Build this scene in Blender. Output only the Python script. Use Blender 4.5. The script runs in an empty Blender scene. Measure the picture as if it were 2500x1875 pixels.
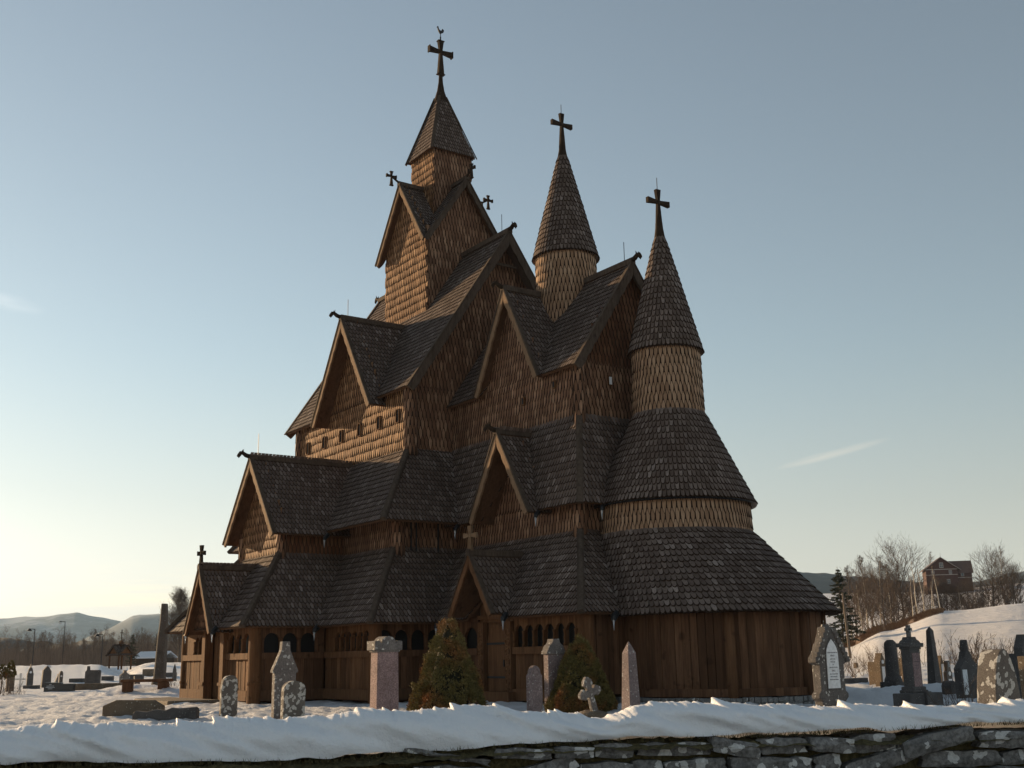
import bpy, math, random
from math import sin, cos, pi, radians, sqrt, atan2, hypot
from mathutils import Vector as V, Matrix, noise
rnd = random.Random(7)
sc = bpy.context.scene
COL = sc.collection
# ------------------------------------------------------------------ camera
YAW, PIT, ROL, FPX = radians(54.985), radians(13.435), radians(-1.065), 2790.7
CAM = V((38.773, -23.672, 1.321))
DH = V((-sin(YAW), cos(YAW), 0)); RH = V((cos(YAW), sin(YAW), 0)); UP = V((0, 0, 1))
FW = DH*cos(PIT) + UP*sin(PIT); U0 = UP*cos(PIT) - DH*sin(PIT)
CR = RH*cos(ROL) + U0*sin(ROL); CU = U0*cos(ROL) - RH*sin(ROL)
cd = bpy.data.cameras.new('camera'); co = bpy.data.objects.new('camera', cd); COL.objects.link(co)
m = Matrix((CR, CU, -FW)).transposed().to_4x4(); m.translation = CAM; co.matrix_world = m
cd.sensor_width = 36; cd.lens = 36*FPX/2500; cd.clip_end = 20000; cd.clip_start = .1
sc.camera = co
def at(x, y, d):
    """point seen at photo pixel (2500 px wide) at horizontal distance d"""
    r = FW + CR*((x-1250)/FPX) - CU*((y-937.5)/FPX)
    return CAM + r*(d/r.dot(DH))
def rd(r, d, z=0.): return V((CAM.x, CAM.y, 0)) + RH*r + DH*d + UP*z
def to_rd(p): q = p-CAM; return q.dot(RH), q.dot(DH)
# ------------------------------------------------------------------ materials
class NT:
    def __init__(s, name):
        s.m = bpy.data.materials.new(name); s.m.use_nodes = True; s.t = s.m.node_tree; s.n = s.t.nodes
        s.b = s.n['Principled BSDF']; s.geo = None; s.oc = None
    def add(s, typ, ins=None, **kw):
        n = s.n.new(typ)
        for k, v in kw.items(): setattr(n, k, v)
        for k, v in (ins or {}).items(): s.set(n.inputs[k], v)
        return n
    def set(s, sock, v):
        if isinstance(v, bpy.types.NodeSocket): s.t.links.new(v, sock)
        else: sock.default_value = v
    def obj(s):
        if not s.oc: s.oc = s.add('ShaderNodeTexCoord').outputs['Object']
        return s.oc
    def map(s, scale=(1,1,1), rot=(0,0,0)): return s.add('ShaderNodeMapping', {'Vector': s.obj(), 'Scale': scale, 'Rotation': rot}).outputs[0]
    def noise(s, scale, vec=None, detail=4, rough=.55): return s.add('ShaderNodeTexNoise', {'Vector': vec or s.obj(), 'Scale': scale, 'Detail': detail, 'Roughness': rough}).outputs['Fac']
    def ramp(s, f, stops):
        n = s.add('ShaderNodeValToRGB', {'Fac': f}); e = n.color_ramp.elements
        while len(e) < len(stops): e.new(.5)
        for q, (p, c) in zip(e, stops): q.position = p; q.color = (*c, 1) if len(c) == 3 else c
        return n.outputs['Color']
    def mix(s, f, a, b, mode='MIX'):
        n = s.add('ShaderNodeMix', data_type='RGBA', blend_type=mode); s.set(n.inputs[0], f)
        for i, v in ((6, a), (7, b)): s.set(n.inputs[i], (*v, 1) if isinstance(v, tuple) and len(v) == 3 else v)
        return n.outputs[2]
    def math(s, op, a, b=0., c=0.):
        n = s.add('ShaderNodeMath', operation=op); s.set(n.inputs[0], a); s.set(n.inputs[1], b); s.set(n.inputs[2], c); return n.outputs[0]
    def rng(s, f, a, b, c=0., d=1.):
        n = s.add('ShaderNodeMapRange', {'Value': f, 'From Min': a, 'From Max': b, 'To Min': c, 'To Max': d}); return n.outputs[0]
    def island(s):
        if not s.geo: s.geo = s.add('ShaderNodeNewGeometry')
        return s.geo.outputs['Random Per Island']
    def fin(s, col, rough=.8, bump=None, bs=.3, bd=.02, spec=.3):
        s.set(s.b.inputs['Base Color'], (*col, 1) if isinstance(col, tuple) else col); s.set(s.b.inputs['Roughness'], rough)
        s.b.inputs['Specular IOR Level'].default_value = spec
        if bump is not None:
            n = s.add('ShaderNodeBump', {'Height': bump, 'Strength': bs, 'Distance': bd}); s.set(s.b.inputs['Normal'], n.outputs[0])
        return s.m
MAT = {}
def shingle_mat(name, stops, weather, rough=.7, spec=.35, grain=30, wv=.55):
    t = NT(name); c = t.ramp(t.island(), stops)
    g = t.noise(grain, t.map((1, 1, .12)), 3)
    c = t.mix(t.rng(g, .3, .75, .0, .55), c, tuple(x*.45 for x in stops[0][1]))
    w = t.noise(.45, None, 5, .6)
    c = t.mix(t.rng(w, .42, .72, 0, wv), c, weather)
    MAT[name] = t.fin(c, t.rng(g, .2, .8, rough-.05, rough+.2), g, .35, .01, spec*.3)
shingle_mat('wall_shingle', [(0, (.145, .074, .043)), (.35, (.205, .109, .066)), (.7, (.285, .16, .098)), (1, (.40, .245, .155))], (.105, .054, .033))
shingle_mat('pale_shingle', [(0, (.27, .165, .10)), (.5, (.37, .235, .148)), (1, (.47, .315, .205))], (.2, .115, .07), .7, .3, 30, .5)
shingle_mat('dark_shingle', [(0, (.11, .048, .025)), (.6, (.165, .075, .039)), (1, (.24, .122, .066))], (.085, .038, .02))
shingle_mat('sunlit_shingle', [(0, (.19, .096, .045)), (.5, (.285, .15, .074)), (.85, (.385, .212, .11)), (1, (.5, .3, .165))], (.15, .066, .028))  # copy of the wall shingle for south faces, sunlit tone put into its colour
shingle_mat('roof_shingle', [(0, (.10, .072, .059)), (.55, (.15, .112, .094)), (.9, (.215, .167, .143)), (1, (.31, .25, .22))], (.085, .06, .049), .62, .3, 24, .6)
def wood_mat(name, a, b, sc_=(6, 6, .5), rough=.7, isl=.5):
    t = NT(name); g = t.noise(3, t.map(sc_), 6, .65); c = t.ramp(g, [(.3, a), (.7, b)])
    c = t.mix(t.rng(t.island(), 0, 1, 0, isl+.2), c, tuple(x*.45 for x in a))
    st = t.noise(1.1, t.map((3, 3, .35)), 5, .65); c = t.mix(t.rng(st, .48, .68, 0, .6), c, tuple(x*.5 for x in a))
    kn = t.noise(2.6, None, 2); c = t.mix(t.rng(kn, .66, .74, 0, .6), c, tuple(x*.35 for x in a))
    g2 = t.noise(9, t.map(sc_), 4, .7)
    MAT[name] = t.fin(c, rough+.15, g2, .6, .014, .08)
def simple(name, c, rough=.6, metal=0., spec=.4):
    t = NT(name); t.b.inputs['Metallic'].default_value = metal; n = t.noise(20)
    MAT[name] = t.fin(t.mix(t.rng(n, .3, .7), c, tuple(x*.75 for x in c)), rough, None, spec=spec)
simple('shingle_edge', (.042, .026, .018), .9, 0, .1)  # dark tarred edge, shadow lines between shingles painted in with it
wood_mat('soffit', (.10, .052, .03), (.17, .095, .057))
wood_mat('board', (.07, .05, .038), (.155, .115, .088), (5, 5, 1.2))
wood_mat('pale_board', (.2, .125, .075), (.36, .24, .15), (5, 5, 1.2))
wood_mat('plank', (.125, .06, .03), (.25, .13, .066))
wood_mat('dark_plank', (.095, .046, .025), (.2, .105, .058))  # darker copy of plank; on the east galleries it paints in shade
wood_mat('post', (.12, .055, .025), (.22, .11, .053))
wood_mat('cross_wood', (.03, .02, .014), (.075, .05, .034), (4, 4, 1))
simple('iron', (.03, .03, .032), .5, .6); simple('dark_pane', (.012, .011, .011), .6, 0, .15); simple('plaque', (.72, .74, .76), .5)
simple('ink', (.10, .10, .11), .7); simple('glass_lamp', (.6, .6, .58), .3); simple('pole_wood', (.15, .115, .085), .9)
simple('barn_trim', (.36, .33, .31), .7); simple('white_paint', (.7, .68, .65), .6); simple('roof_tile', (.13, .075, .06), .8); simple('win_glass', (.1, .12, .14), .1)
t = NT('ice'); t.b.inputs['Transmission Weight'].default_value = .7; MAT['ice'] = t.fin((.85, .9, .95), .12, None, spec=.5)
t = NT('red_boards'); g = t.noise(8, t.map((2, 2, .1)), 4); MAT['red_boards'] = t.fin(t.ramp(g, [(.3, (.05, .024, .02)), (.7, (.08, .037, .03))]), .8)
def stone_mat(name, a, b, lichen, amount=.5, scale=14, speck=60):
    t = NT(name); n1 = t.noise(speck, None, 3, .7); n2 = t.noise(3, None, 5)
    c = t.mix(t.rng(n1, .38, .62), a, b); c = t.mix(t.rng(n2, .4, .7, 0, .6), c, tuple(x*.55 for x in a))
    w = t.noise(6, None, 3); vv = t.add('ShaderNodeVectorMath', {0: t.obj(), 1: (0, 0, 0)}, operation='ADD')
    nc = t.add('ShaderNodeTexNoise', {'Vector': t.obj(), 'Scale': scale*1.1, 'Detail': 4}).outputs['Color']
    sc1 = t.add('ShaderNodeVectorMath', {0: nc, 'Scale': 1.1/scale}, operation='SCALE').outputs[0]
    t.set(vv.inputs[1], sc1)
    vo = t.add('ShaderNodeTexVoronoi', {'Vector': vv.outputs[0], 'Scale': scale}).outputs['Distance']
    th = t.rng(w, .35, .65, .08, .08+amount)
    k = t.math('LESS_THAN', vo, th)
    k2 = t.math('MULTIPLY', k, t.rng(t.noise(40), .3, .6, .55, 1))
    c = t.mix(k2, c, lichen)
    MAT[name] = t.fin(c, .85, t.math('ADD', n1, t.math('MULTIPLY', k, .5)), .5, .01, .25)
LI = (.46, .45, .42)
stone_mat('granite_grey', (.115, .10, .094), (.21, .19, .178), LI, .34, 10, 40)
stone_mat('monument_stone', (.085, .075, .07), (.15, .138, .13), LI, .26, 11, 40)
stone_mat('granite_pink', (.17, .11, .105), (.36, .25, .24), LI, .02, 20, 34)
stone_mat('granite_pinkgrey', (.15, .115, .11), (.30, .225, .215), LI, .2, 13, 34)
stone_mat('pillar_stone', (.055, .045, .037), (.11, .09, .075), (.3, .29, .27), .1, 10)
stone_mat('granite_dark', (.065, .058, .056), (.125, .115, .11), (.3, .29, .27), .1, 14)
stone_mat('granite_brown', (.11, .08, .055), (.2, .15, .105), (.36, .33, .27), .2, 14)
stone_mat('lichen_stone', (.10, .085, .075), (.17, .15, .13), (.48, .46, .42), .62, 9)
stone_mat('wall_stone', (.11, .104, .098), (.24, .23, .22), (.52, .51, .49), .42, 7, 26)
stone_mat('foundation_stone', (.14, .135, .13), (.26, .25, .24), (.42, .41, .39), .2, 6, 30)
simple('polished_dark', (.035, .033, .034), .18, 0, .5)
t = NT('moss'); n = t.noise(30); MAT['moss'] = t.fin(t.ramp(n, [(.3, (.04, .034, .015)), (.6, (.095, .078, .034)), (.8, (.17, .13, .065))]), .95, n, .8, .03)
t = NT('dry_grass'); n = t.noise(.6); MAT['dry_grass'] = t.fin(t.mix(t.island(), (.11, .062, .034), (.27, .165, .09)), .9)
t = NT('brown_ground'); n = t.noise(1.2, None, 6, .7); MAT['brown_ground'] = t.fin(t.ramp(n, [(.3, (.09, .052, .03)), (.62, (.19, .115, .068)), (.75, (.6, .6, .6))]), .9, n, .8, .1)
t = NT('snow'); n1 = t.noise(4, None, 7, .68); n2 = t.noise(45, None, 4, .7); n3 = t.noise(.12, None, 3)
MAT['snow'] = t.fin(t.mix(t.rng(n3, .3, .7), (.80, .82, .86), (.86, .86, .88)), .6, t.math('ADD', t.math('MULTIPLY', n1, 1.4), t.math('MULTIPLY', n2, .35)), 1., .16, .3)
t = NT('far_snow'); w = t.add('ShaderNodeTexWave', {'Vector': t.map((1, 1, 1), (0, 0, .95)), 'Scale': .12, 'Distortion': 3., 'Detail': 2., 'Detail Scale': .6}).outputs['Fac']
n1 = t.noise(2.2, None, 7, .75); n2 = t.noise(.08, None, 4)
c = t.mix(t.rng(n1, .56, .72, 0, .5), (.82, .82, .85), (.42, .36, .29))
MAT['far_snow'] = t.fin(c, .7, t.math('ADD', t.math('MULTIPLY', w, .5), n1), 1., .5, .2)
t = NT('bank_snow'); n1 = t.noise(5, t.map((1, 1, 1)), 5, .6); n2 = t.noise(32, None, 5, .75)
t.b.inputs['Subsurface Weight'].default_value = .2; t.b.inputs['Subsurface Radius'].default_value = (.12, .1, .09); t.b.inputs['Subsurface Scale'].default_value = .5
MAT['bank_snow'] = t.fin((.84, .85, .87), .55, t.math('ADD', n1, t.math('MULTIPLY', n2, .6)), .7, .045, .3)
def twig_mat(name, a, b):
    t = NT(name); MAT[name] = t.fin(t.mix(t.island(), a, b), .85)
twig_mat('twig', (.06, .043, .034), (.13, .095, .072)); twig_mat('twig_warm', (.12, .085, .062), (.21, .155, .115)); twig_mat('bark', (.06, .048, .04), (.1, .08, .066))
t = NT('birch_bark'); n = t.noise(3, t.map((1, 1, 3)), 4); MAT['birch_bark'] = t.fin(t.ramp(n, [(.22, (.06, .05, .04)), (.34, (.45, .39, .31)), (.7, (.62, .55, .45))]), .8)
t = NT('needles'); n = t.noise(1.5, None, 2); c = t.mix(t.island(), (.085, .074, .022), (.215, .168, .056))
c = t.mix(t.rng(n, .5, .66), c, t.mix(t.island(), (.17, .07, .022), (.34, .16, .055))); MAT['needles'] = t.fin(c, .75, spec=.25)
t = NT('needle_core'); MAT['needle_core'] = t.fin((.02, .018, .009), .9)
t = NT('pine_needles'); MAT['pine_needles'] = t.fin(t.mix(t.island(), (.02, .026, .016), (.06, .06, .035)), .8)
t = NT('hill_forest'); n = t.noise(.02, t.map((1, 1, 2.5)), 8, .75); MAT['hill_forest'] = t.fin(t.ramp(n, [(.35, (.02, .026, .028)), (.6, (.045, .05, .055)), (.7, (.35, .37, .4))]), .9)
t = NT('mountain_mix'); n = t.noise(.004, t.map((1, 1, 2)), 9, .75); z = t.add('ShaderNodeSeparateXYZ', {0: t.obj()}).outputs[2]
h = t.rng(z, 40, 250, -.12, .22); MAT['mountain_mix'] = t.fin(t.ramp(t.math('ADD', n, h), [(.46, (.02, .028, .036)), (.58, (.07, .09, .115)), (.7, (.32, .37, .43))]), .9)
# ------------------------------------------------------------------ mesh helpers
class MB:
    def __init__(s): s.v = []; s.f = []; s.mi = []; s.cur = 0
    def q(s, pts, mi=None):
        i = len(s.v); s.v += [tuple(p) for p in pts]; s.f.append(tuple(range(i, i+len(pts)))); s.mi.append(s.cur if mi is None else mi)
    def raw(s, pts, faces):
        i = len(s.v); s.v += [tuple(p) for p in pts]
        for f in faces: s.f.append(tuple(i+k for k in f)); s.mi.append(s.cur)
    def prism(s, poly, ex):
        n = len(poly); ex = V(ex); pts = [V(p) for p in poly] + [V(p)+ex for p in poly]
        s.raw(pts, [tuple(range(n))[::-1], tuple(range(n, 2*n))] + [(k, (k+1) % n, n+(k+1) % n, n+k) for k in range(n)])
    def box(s, c, d, ax=None):
        c = V(c); X, Y, Z = ax or (V((1, 0, 0)), V((0, 1, 0)), UP); a, b, e = d[0]/2, d[1]/2, d[2]/2
        s.prism([c-X*a-Y*b-Z*e, c+X*a-Y*b-Z*e, c+X*a+Y*b-Z*e, c-X*a+Y*b-Z*e], Z*d[2])
    def beam(s, a, b, w, h, up=UP):
        a = V(a); b = V(b); t = (b-a).normalized(); x = t.cross(V(up)); x = x.normalized() if x.length > 1e-6 else V((1, 0, 0)); z = x.cross(t)
        s.prism([a-x*w/2-z*h/2, a+x*w/2-z*h/2, a+x*w/2+z*h/2, a-x*w/2+z*h/2], b-a)
    def tube(s, path, rad, n=8, cap=True):
        path = [V(p) for p in path]
        if not isinstance(rad, (list, tuple)): rad = [rad]*len(path)
        rings = []; t0 = None; pts = []
        for i, p in enumerate(path):
            t = (path[min(i+1, len(path)-1)]-path[max(i-1, 0)])
            t = t.normalized() if t.length > 1e-9 else UP
            if t0 is None: x = t.cross(UP if abs(t.z) < .9 else V((1, 0, 0))).normalized()
            else: x = (x - t*x.dot(t)); x = x.normalized() if x.length > 1e-6 else t.cross(V((1, 0, 0))).normalized()
            t0 = t; y = t.cross(x)
            for k in range(n): a = 2*pi*k/n; pts.append(p+(x*cos(a)+y*sin(a))*rad[i])
        fs = []
        for i in range(len(path)-1):
            for k in range(n): fs.append((i*n+k, i*n+(k+1) % n, (i+1)*n+(k+1) % n, (i+1)*n+k))
        if cap: fs += [tuple(range(n))[::-1], tuple((len(path)-1)*n+k for k in range(n))]
        s.raw(pts, fs)
    def lathe(s, c, prof, n=32, a0=0, a1=2*pi):
        c = V(c); full = abs(a1-a0-2*pi) < 1e-6; m_ = n if full else n+1; pts = []
        for r, z in prof:
            for k in range(m_): a = a0+(a1-a0)*k/n; pts.append(c+V((r*cos(a), r*sin(a), z)))
        fs = []
        for i in range(len(prof)-1):
            for k in range(n): k2 = (k+1) % m_; fs.append((i*m_+k, i*m_+k2, (i+1)*m_+k2, (i+1)*m_+k))
        s.raw(pts, fs)
    def build(s, name, mats, parent=None, smooth=False, loc=None):
        me = bpy.data.meshes.new(name); me.from_pydata(s.v, [], s.f)
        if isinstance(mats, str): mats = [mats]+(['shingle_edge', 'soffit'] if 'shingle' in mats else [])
        for mm in mats: me.materials.append(MAT[mm])
        me.polygons.foreach_set('material_index', s.mi)
        if smooth: me.polygons.foreach_set('use_smooth', [True]*len(s.f))
        me.update(); o = bpy.data.objects.new(name, me); COL.objects.link(o)
        if parent: o.parent = parent
        if loc is not None: o.location = loc
        return o
def tag(o, label, cat, group=None):
    o['label'] = label; o['category'] = cat
    if group: o['group'] = group
    return o
def empty(name, loc, label, cat, group=None):
    o = bpy.data.objects.new(name, None); COL.objects.link(o); o.location = loc; o.empty_display_size = .2
    return tag(o, label, cat, group)
def bevel(o, w=.015, seg=2):
    b = o.modifiers.new('bevel', 'BEVEL'); b.width = w; b.segments = seg; b.limit_method = 'ANGLE'; return o
# ------------------------------------------------------------------ shingles
def shingle(mb, p, u, vv, n, w, h, kind, tk):
    """p tip point, u across, vv up-slope, n outward; the rim is a dark tarred edge that also paints in the shadow line"""
    w *= rnd.uniform(.9, .985); h2 = h*1.5; j = rnd.uniform(-.05, .05)*h; tk *= rnd.uniform(.8, 1.3); sk = rnd.uniform(-.012, .012)
    if kind == 'wall': out = [(-.5, 1.0), (-.45, .62), (-.3, .3), (0, 0), (.3, .3), (.45, .62), (.5, 1.0)]
    else: out = [(-.5, .62), (-.43, .22), (-.18, .02), (.18, .02), (.43, .22), (.5, .62)]
    rim = .016; pts = []; inn = []; k = len(out)
    for a, b in out:
        y = b*h+j; pts.append(p+u*(a*w+sk*(b-.5))+vv*y+n*(tk*(1-y/h2)+.004))
        a2 = a*w-(rim*.8 if a > 0 else -rim*.8 if a < 0 else 0); y2 = (b*h+rim*(1.25 if abs(a) < .2 else .55))+j
        inn.append(p+u*(a2+sk*(b-.5))+vv*y2+n*(tk*(1-y2/h2)+.0055))
    top = [p+u*(.5*w)+vv*h2+n*.004, p-u*(.5*w)+vv*h2+n*.004]
    low = [q-n*(tk*.9) for q in pts]
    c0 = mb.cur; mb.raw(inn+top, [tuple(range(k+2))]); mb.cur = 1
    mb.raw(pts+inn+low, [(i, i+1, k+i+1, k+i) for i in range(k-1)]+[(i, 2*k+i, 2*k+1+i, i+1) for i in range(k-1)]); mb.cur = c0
def inside(poly, x, y):
    c = False; n = len(poly)
    for i in range(n):
        x1, y1 = poly[i]; x2, y2 = poly[(i+1) % n]
        if (y1 > y) != (y2 > y) and x < (x2-x1)*(y-y1)/(y2-y1)+x1: c = not c
    return c
def shingle_poly(mb, poly, nrm, w=.16, h=.33, kind='wall', tk=.03, back=.06, clad=True, holes=()):
    poly = [V(p) for p in poly]; n = V(nrm)
    nn = sum((poly[i].cross(poly[(i+1) % len(poly)]) for i in range(len(poly))), V((0, 0, 0))).normalized()
    if nn.dot(n) < 0: nn = -nn
    n = nn; vv = (UP-n*n.z).normalized(); u = vv.cross(n)
    mb.cur = 2 if clad else 0; mb.prism(poly, -n*back); mb.cur = 0
    if not clad: return
    o = poly[0]; P2 = [((p-o).dot(u), (p-o).dot(vv)) for p in poly]
    x0 = min(p[0] for p in P2); x1 = max(p[0] for p in P2); y0 = min(p[1] for p in P2); y1 = max(p[1] for p in P2)
    r = 0; y = y0-h*.12
    while y < y1:
        x = x0+(w/2 if r % 2 else 0)-w
        while x < x1+w:
            cy = y+h*.55
            if inside(P2, min(max(x, x0+.01), x1-.01), min(max(cy, y0+.01), y1-.02)) and x0-.3*w < x < x1+.3*w:
                pp = o+u*x+vv*y
                if not any(abs(pp.x-hx) < hw and abs(pp.z+h*.5-hz) < hh for hx, hz, hw, hh in holes): shingle(mb, pp, u, vv, n, w, h, kind, tk)
            x += w
        y += h; r += 1
def shingle_ruled(mb, top, bot, ctr, w=.14, h=.25, kind='roof', tk=.03, closed=False, base=True):
    """surface ruled between two polylines of equal length; ctr: a point inside, to orient normals"""
    N = len(top); top = [V(p) for p in top]; bot = [V(p) for p in bot]
    if base:
        for i in range(N if closed else N-1):
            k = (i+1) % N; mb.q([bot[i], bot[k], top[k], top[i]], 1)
    L = max((top[i]-bot[i]).length for i in range(N)); rows = max(1, round(L/h)); hh = L/rows
    for r in range(rows):
        f = r/rows; cur = [bot[i].lerp(top[i], f) for i in range(N)]; upv = [(top[i]-bot[i]).normalized() for i in range(N)]
        hl = [(top[i]-bot[i]).length/rows for i in range(N)]
        if closed: cur = cur+[cur[0]]; upv = upv+[upv[0]]; hl = hl+[hl[0]]
        seg = [(cur[i+1]-cur[i]).length for i in range(len(cur)-1)]; tot = sum(seg)
        cnt = max(6, round(tot/w)) if tot > .01 else 0
        if not cnt: continue
        st = tot/cnt; pos = (st/2 if r % 2 else 0)+(0 if closed else st*.25); i = 0; acc = 0
        while pos < tot-1e-6:
            while i < len(seg)-1 and acc+seg[i] < pos: acc += seg[i]; i += 1
            g = (pos-acc)/max(seg[i], 1e-9); p = cur[i].lerp(cur[i+1], g); vv = upv[i].lerp(upv[i+1], g).normalized()
            u = (cur[i+1]-cur[i]).normalized(); n = u.cross(vv).normalized(); c2 = V(ctr); c2.z = p.z
            if n.dot(p-c2) < 0: n = -n
            u = vv.cross(n).normalized()
            shingle(mb, p-vv*hh*.1, u, vv, n, st, hl[i]*1.0, kind, tk); pos += st
def ring(c, r, z, n=48): return [V((c[0]+r*cos(2*pi*k/n), c[1]+r*sin(2*pi*k/n), z)) for k in range(n)]
exec_parts = []
# ================================================================== CHURCH
church = empty('stave_church', (0, 0, 0), 'dark shingled wooden church with tiered steep roofs and three pointed towers', 'church')
def P(mb, name, mats, parent=None, **k): return mb.build(name, mats, parent or church, **k)
def barge(apex, foot, n, w=.19, t=.07, sc=.035, mat='board', parent=None):
    """scalloped board along a gable edge; n = outward direction of the gable"""
    apex = V(apex); foot = V(foot); n = V(n); d = (foot-apex); L = d.length; d.normalize()
    inn = n.cross(d); 
    if inn.z > 0: inn = -inn
    t0 = w*(inn.dot(-UP) and sqrt(max(0, 1-inn.z**2))/abs(inn.z)) if abs(inn.z) > .05 else 0
    top = [apex, foot]; low = []; N = max(10, int(L/.09))
    for i in range(N+1):
        f = i/N; s = t0+(L-t0)*f; low.append(apex+d*s+inn*(w+sc*abs(sin(f*pi*max(3, round(L/.55))))-sc*.5))
    mb = MB(); mb.prism(top+low[::-1], n*t); P(mb, 'bargeboard', mat, parent)
    mb = MB(); a = apex+n*(t*.3)-inn*.035; b = foot+n*(t*.3)-inn*.035; mb.beam(a, b+d*.03, .15, .045, -inn); P(mb, 'verge_board', 'board', parent)
def dragon(p, n, parent, s=1.):
    """carved animal head rising at a ridge end"""
    p = V(p); n = V(n).normalized(); mb = MB(); x = n.cross(UP); s *= .82
    mb.tube([p-n*.1*s, p+n*.12*s+UP*.05*s, p+n*.26*s+UP*.14*s, p+n*.36*s+UP*.13*s, p+n*.46*s+UP*.03*s, p+n*.5*s-UP*.04*s], [.10*s, .10*s, .085*s, .09*s, .055*s, .035*s], 8)
    mb.tube([p+n*.36*s+UP*.05*s, p+n*.44*s-UP*.06*s, p+n*.43*s-UP*.1*s], [.05*s, .035*s, .015*s], 6)
    for k in (-1, 1): mb.tube([p+n*.27*s+UP*.18*s+x*.05*k*s, p+n*.25*s+UP*.3*s+x*.07*k*s], [.035*s, .006], 5)
    return mb.build('dragon_head', 'cross_wood', parent, smooth=True)
def rod(p, h, parent=None):
    mb = MB(); mb.tube([p, V(p)+UP*h], .012, 5); P(mb, 'lightning_rod', 'iron', parent)
def cross_at(base, h, arm, ydir, parent=None, th=.09, style='flare', mat='cross_wood'):
    """wooden cross standing on base, arms along ydir"""
    base = V(base); y = V(ydir).normalized(); x = y.cross(UP); mb = MB(); zc = h*.68
    def arm_(o, d, L, w0, w1, knob=False):
        q = UP if abs(d.z) < .5 else y
        A = o; B = o+d*L
        pts = [A-q*w0/2-x*th/2, A+q*w0/2-x*th/2, A+q*w0/2+x*th/2, A-q*w0/2+x*th/2, B-q*w1/2-x*th*.6, B+q*w1/2-x*th*.6, B+q*w1/2+x*th*.6, B-q*w1/2+x*th*.6]
        mb.raw(pts, [(3, 2, 1, 0), (4, 5, 6, 7), (0, 1, 5, 4), (1, 2, 6, 5), (2, 3, 7, 6), (3, 0, 4, 7)])
        if knob:
            C = o+d*L*.62; mb.beam(C-d*.035, C+d*.035, th*1.25, w0*1.55, q); mb.beam(B, B+d*.04, th*1.5, w1*1.25, q)
    o = base+UP*zc; kb = style == 'knob'
    arm_(o, y, arm, th*.9, th*1.9, kb); arm_(o, -y, arm, th*.9, th*1.9, kb); arm_(o, UP, h-zc, th*.9, th*1.9, kb); arm_(o, -UP, zc, th*.9, th*2.2, kb)
    mb.box(o, (th*1.1,)*3)
    return P(mb, 'cross', mat, parent)
def gable(c, n, w, za, zf, L, name, rec=.3, kind='wall', wallmat='wall_shingle', zw=None, ridge=True, head='dragon', rodh=0, sh=(.15, .3), rsh=(.14, .24), bmat='board', clad=True, wall=True, wr=None, bw=.18, holes=(), back_barge=False, over=.12, tri=False):
    """gabled roof: c = (x, y) of gable plane, n = outward, w half width at foot, L depth"""
    n = V((*n, 0)); s = n.cross(UP); c0 = V((*c, 0)); A = c0+UP*za; F = [c0+s*w+UP*zf, c0-s*w+UP*zf]
    mb = MB()
    for f in F:
        nr = (f-c0-UP*zf).normalized()*(za-zf)+UP*w
        shingle_poly(mb, [f, A, A-n*L] if tri else [f, A, A-n*L, f-n*L], nr, rsh[0], rsh[1], 'roof', .028, .07, clad)
    P(mb, name, 'roof_shingle')
    for f in F: barge(A+UP*.02, f, n, bw, mat=bmat if clad else 'board')
    if back_barge:
        for f in F: barge(A-n*L+UP*.02, f-n*L, -n, bw)
    if wall:
        g = c0-n*rec; wr = wr or w-.12; zw = zf if zw is None else zw; k = (za-zf)/w
        poly = [g+s*wr+UP*zw, g-s*wr+UP*zw] + ([g-s*wr+UP*(zf+(w-wr)*k-.06)] if zw < zf+(w-wr)*k-.1 else []) + [g+UP*(za-.12)] + ([g+s*wr+UP*(zf+(w-wr)*k-.06)] if zw < zf+(w-wr)*k-.1 else [])
        mb = MB(); shingle_poly(mb, poly, n, sh[0], sh[1], kind, .03, .05, clad, holes); P(mb, 'gable_wall', wallmat)
    if ridge:
        mb = MB(); mb.beam(A+n*.1+UP*.05, A-n*L+UP*.05, .2, .14); mb.beam(A+n*.1+UP*.13, A-n*L+UP*.13, .1, .08)
        rb = P(mb, 'ridge_beam', 'board')
        if head == 'dragon': dragon(A+n*.12+UP*.08, n, rb)
        if rodh: rod(A-n*.25+UP*.1, rodh)
def walls(rect, z0, z1, mat, faces, sh=(.15, .33), name='wall', holes=()):
    x0, x1, y0, y1 = rect; Q = {'S': ([(x0, y0), (x1, y0)], (0, -1, 0)), 'E': ([(x1, y0), (x1, y1)], (1, 0, 0)), 'N': ([(x1, y1), (x0, y1)], (0, 1, 0)), 'W': ([(x0, y1), (x0, y0)], (-1, 0, 0))}
    for k, (ln, nr) in Q.items():
        if k not in faces and k.lower() not in faces: continue
        (a, b), (c, d) = ln
        if abs(c-a)+abs(d-b) < .05: continue
        mb = MB(); shingle_poly(mb, [(a, b, z0), (c, d, z0), (c, d, z1), (a, b, z1)], nr, sh[0], sh[1], 'wall', .03, .05, k in faces, holes if k == 'S' else ())
        P(mb, name, mat[k] if isinstance(mat, dict) else mat)
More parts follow.
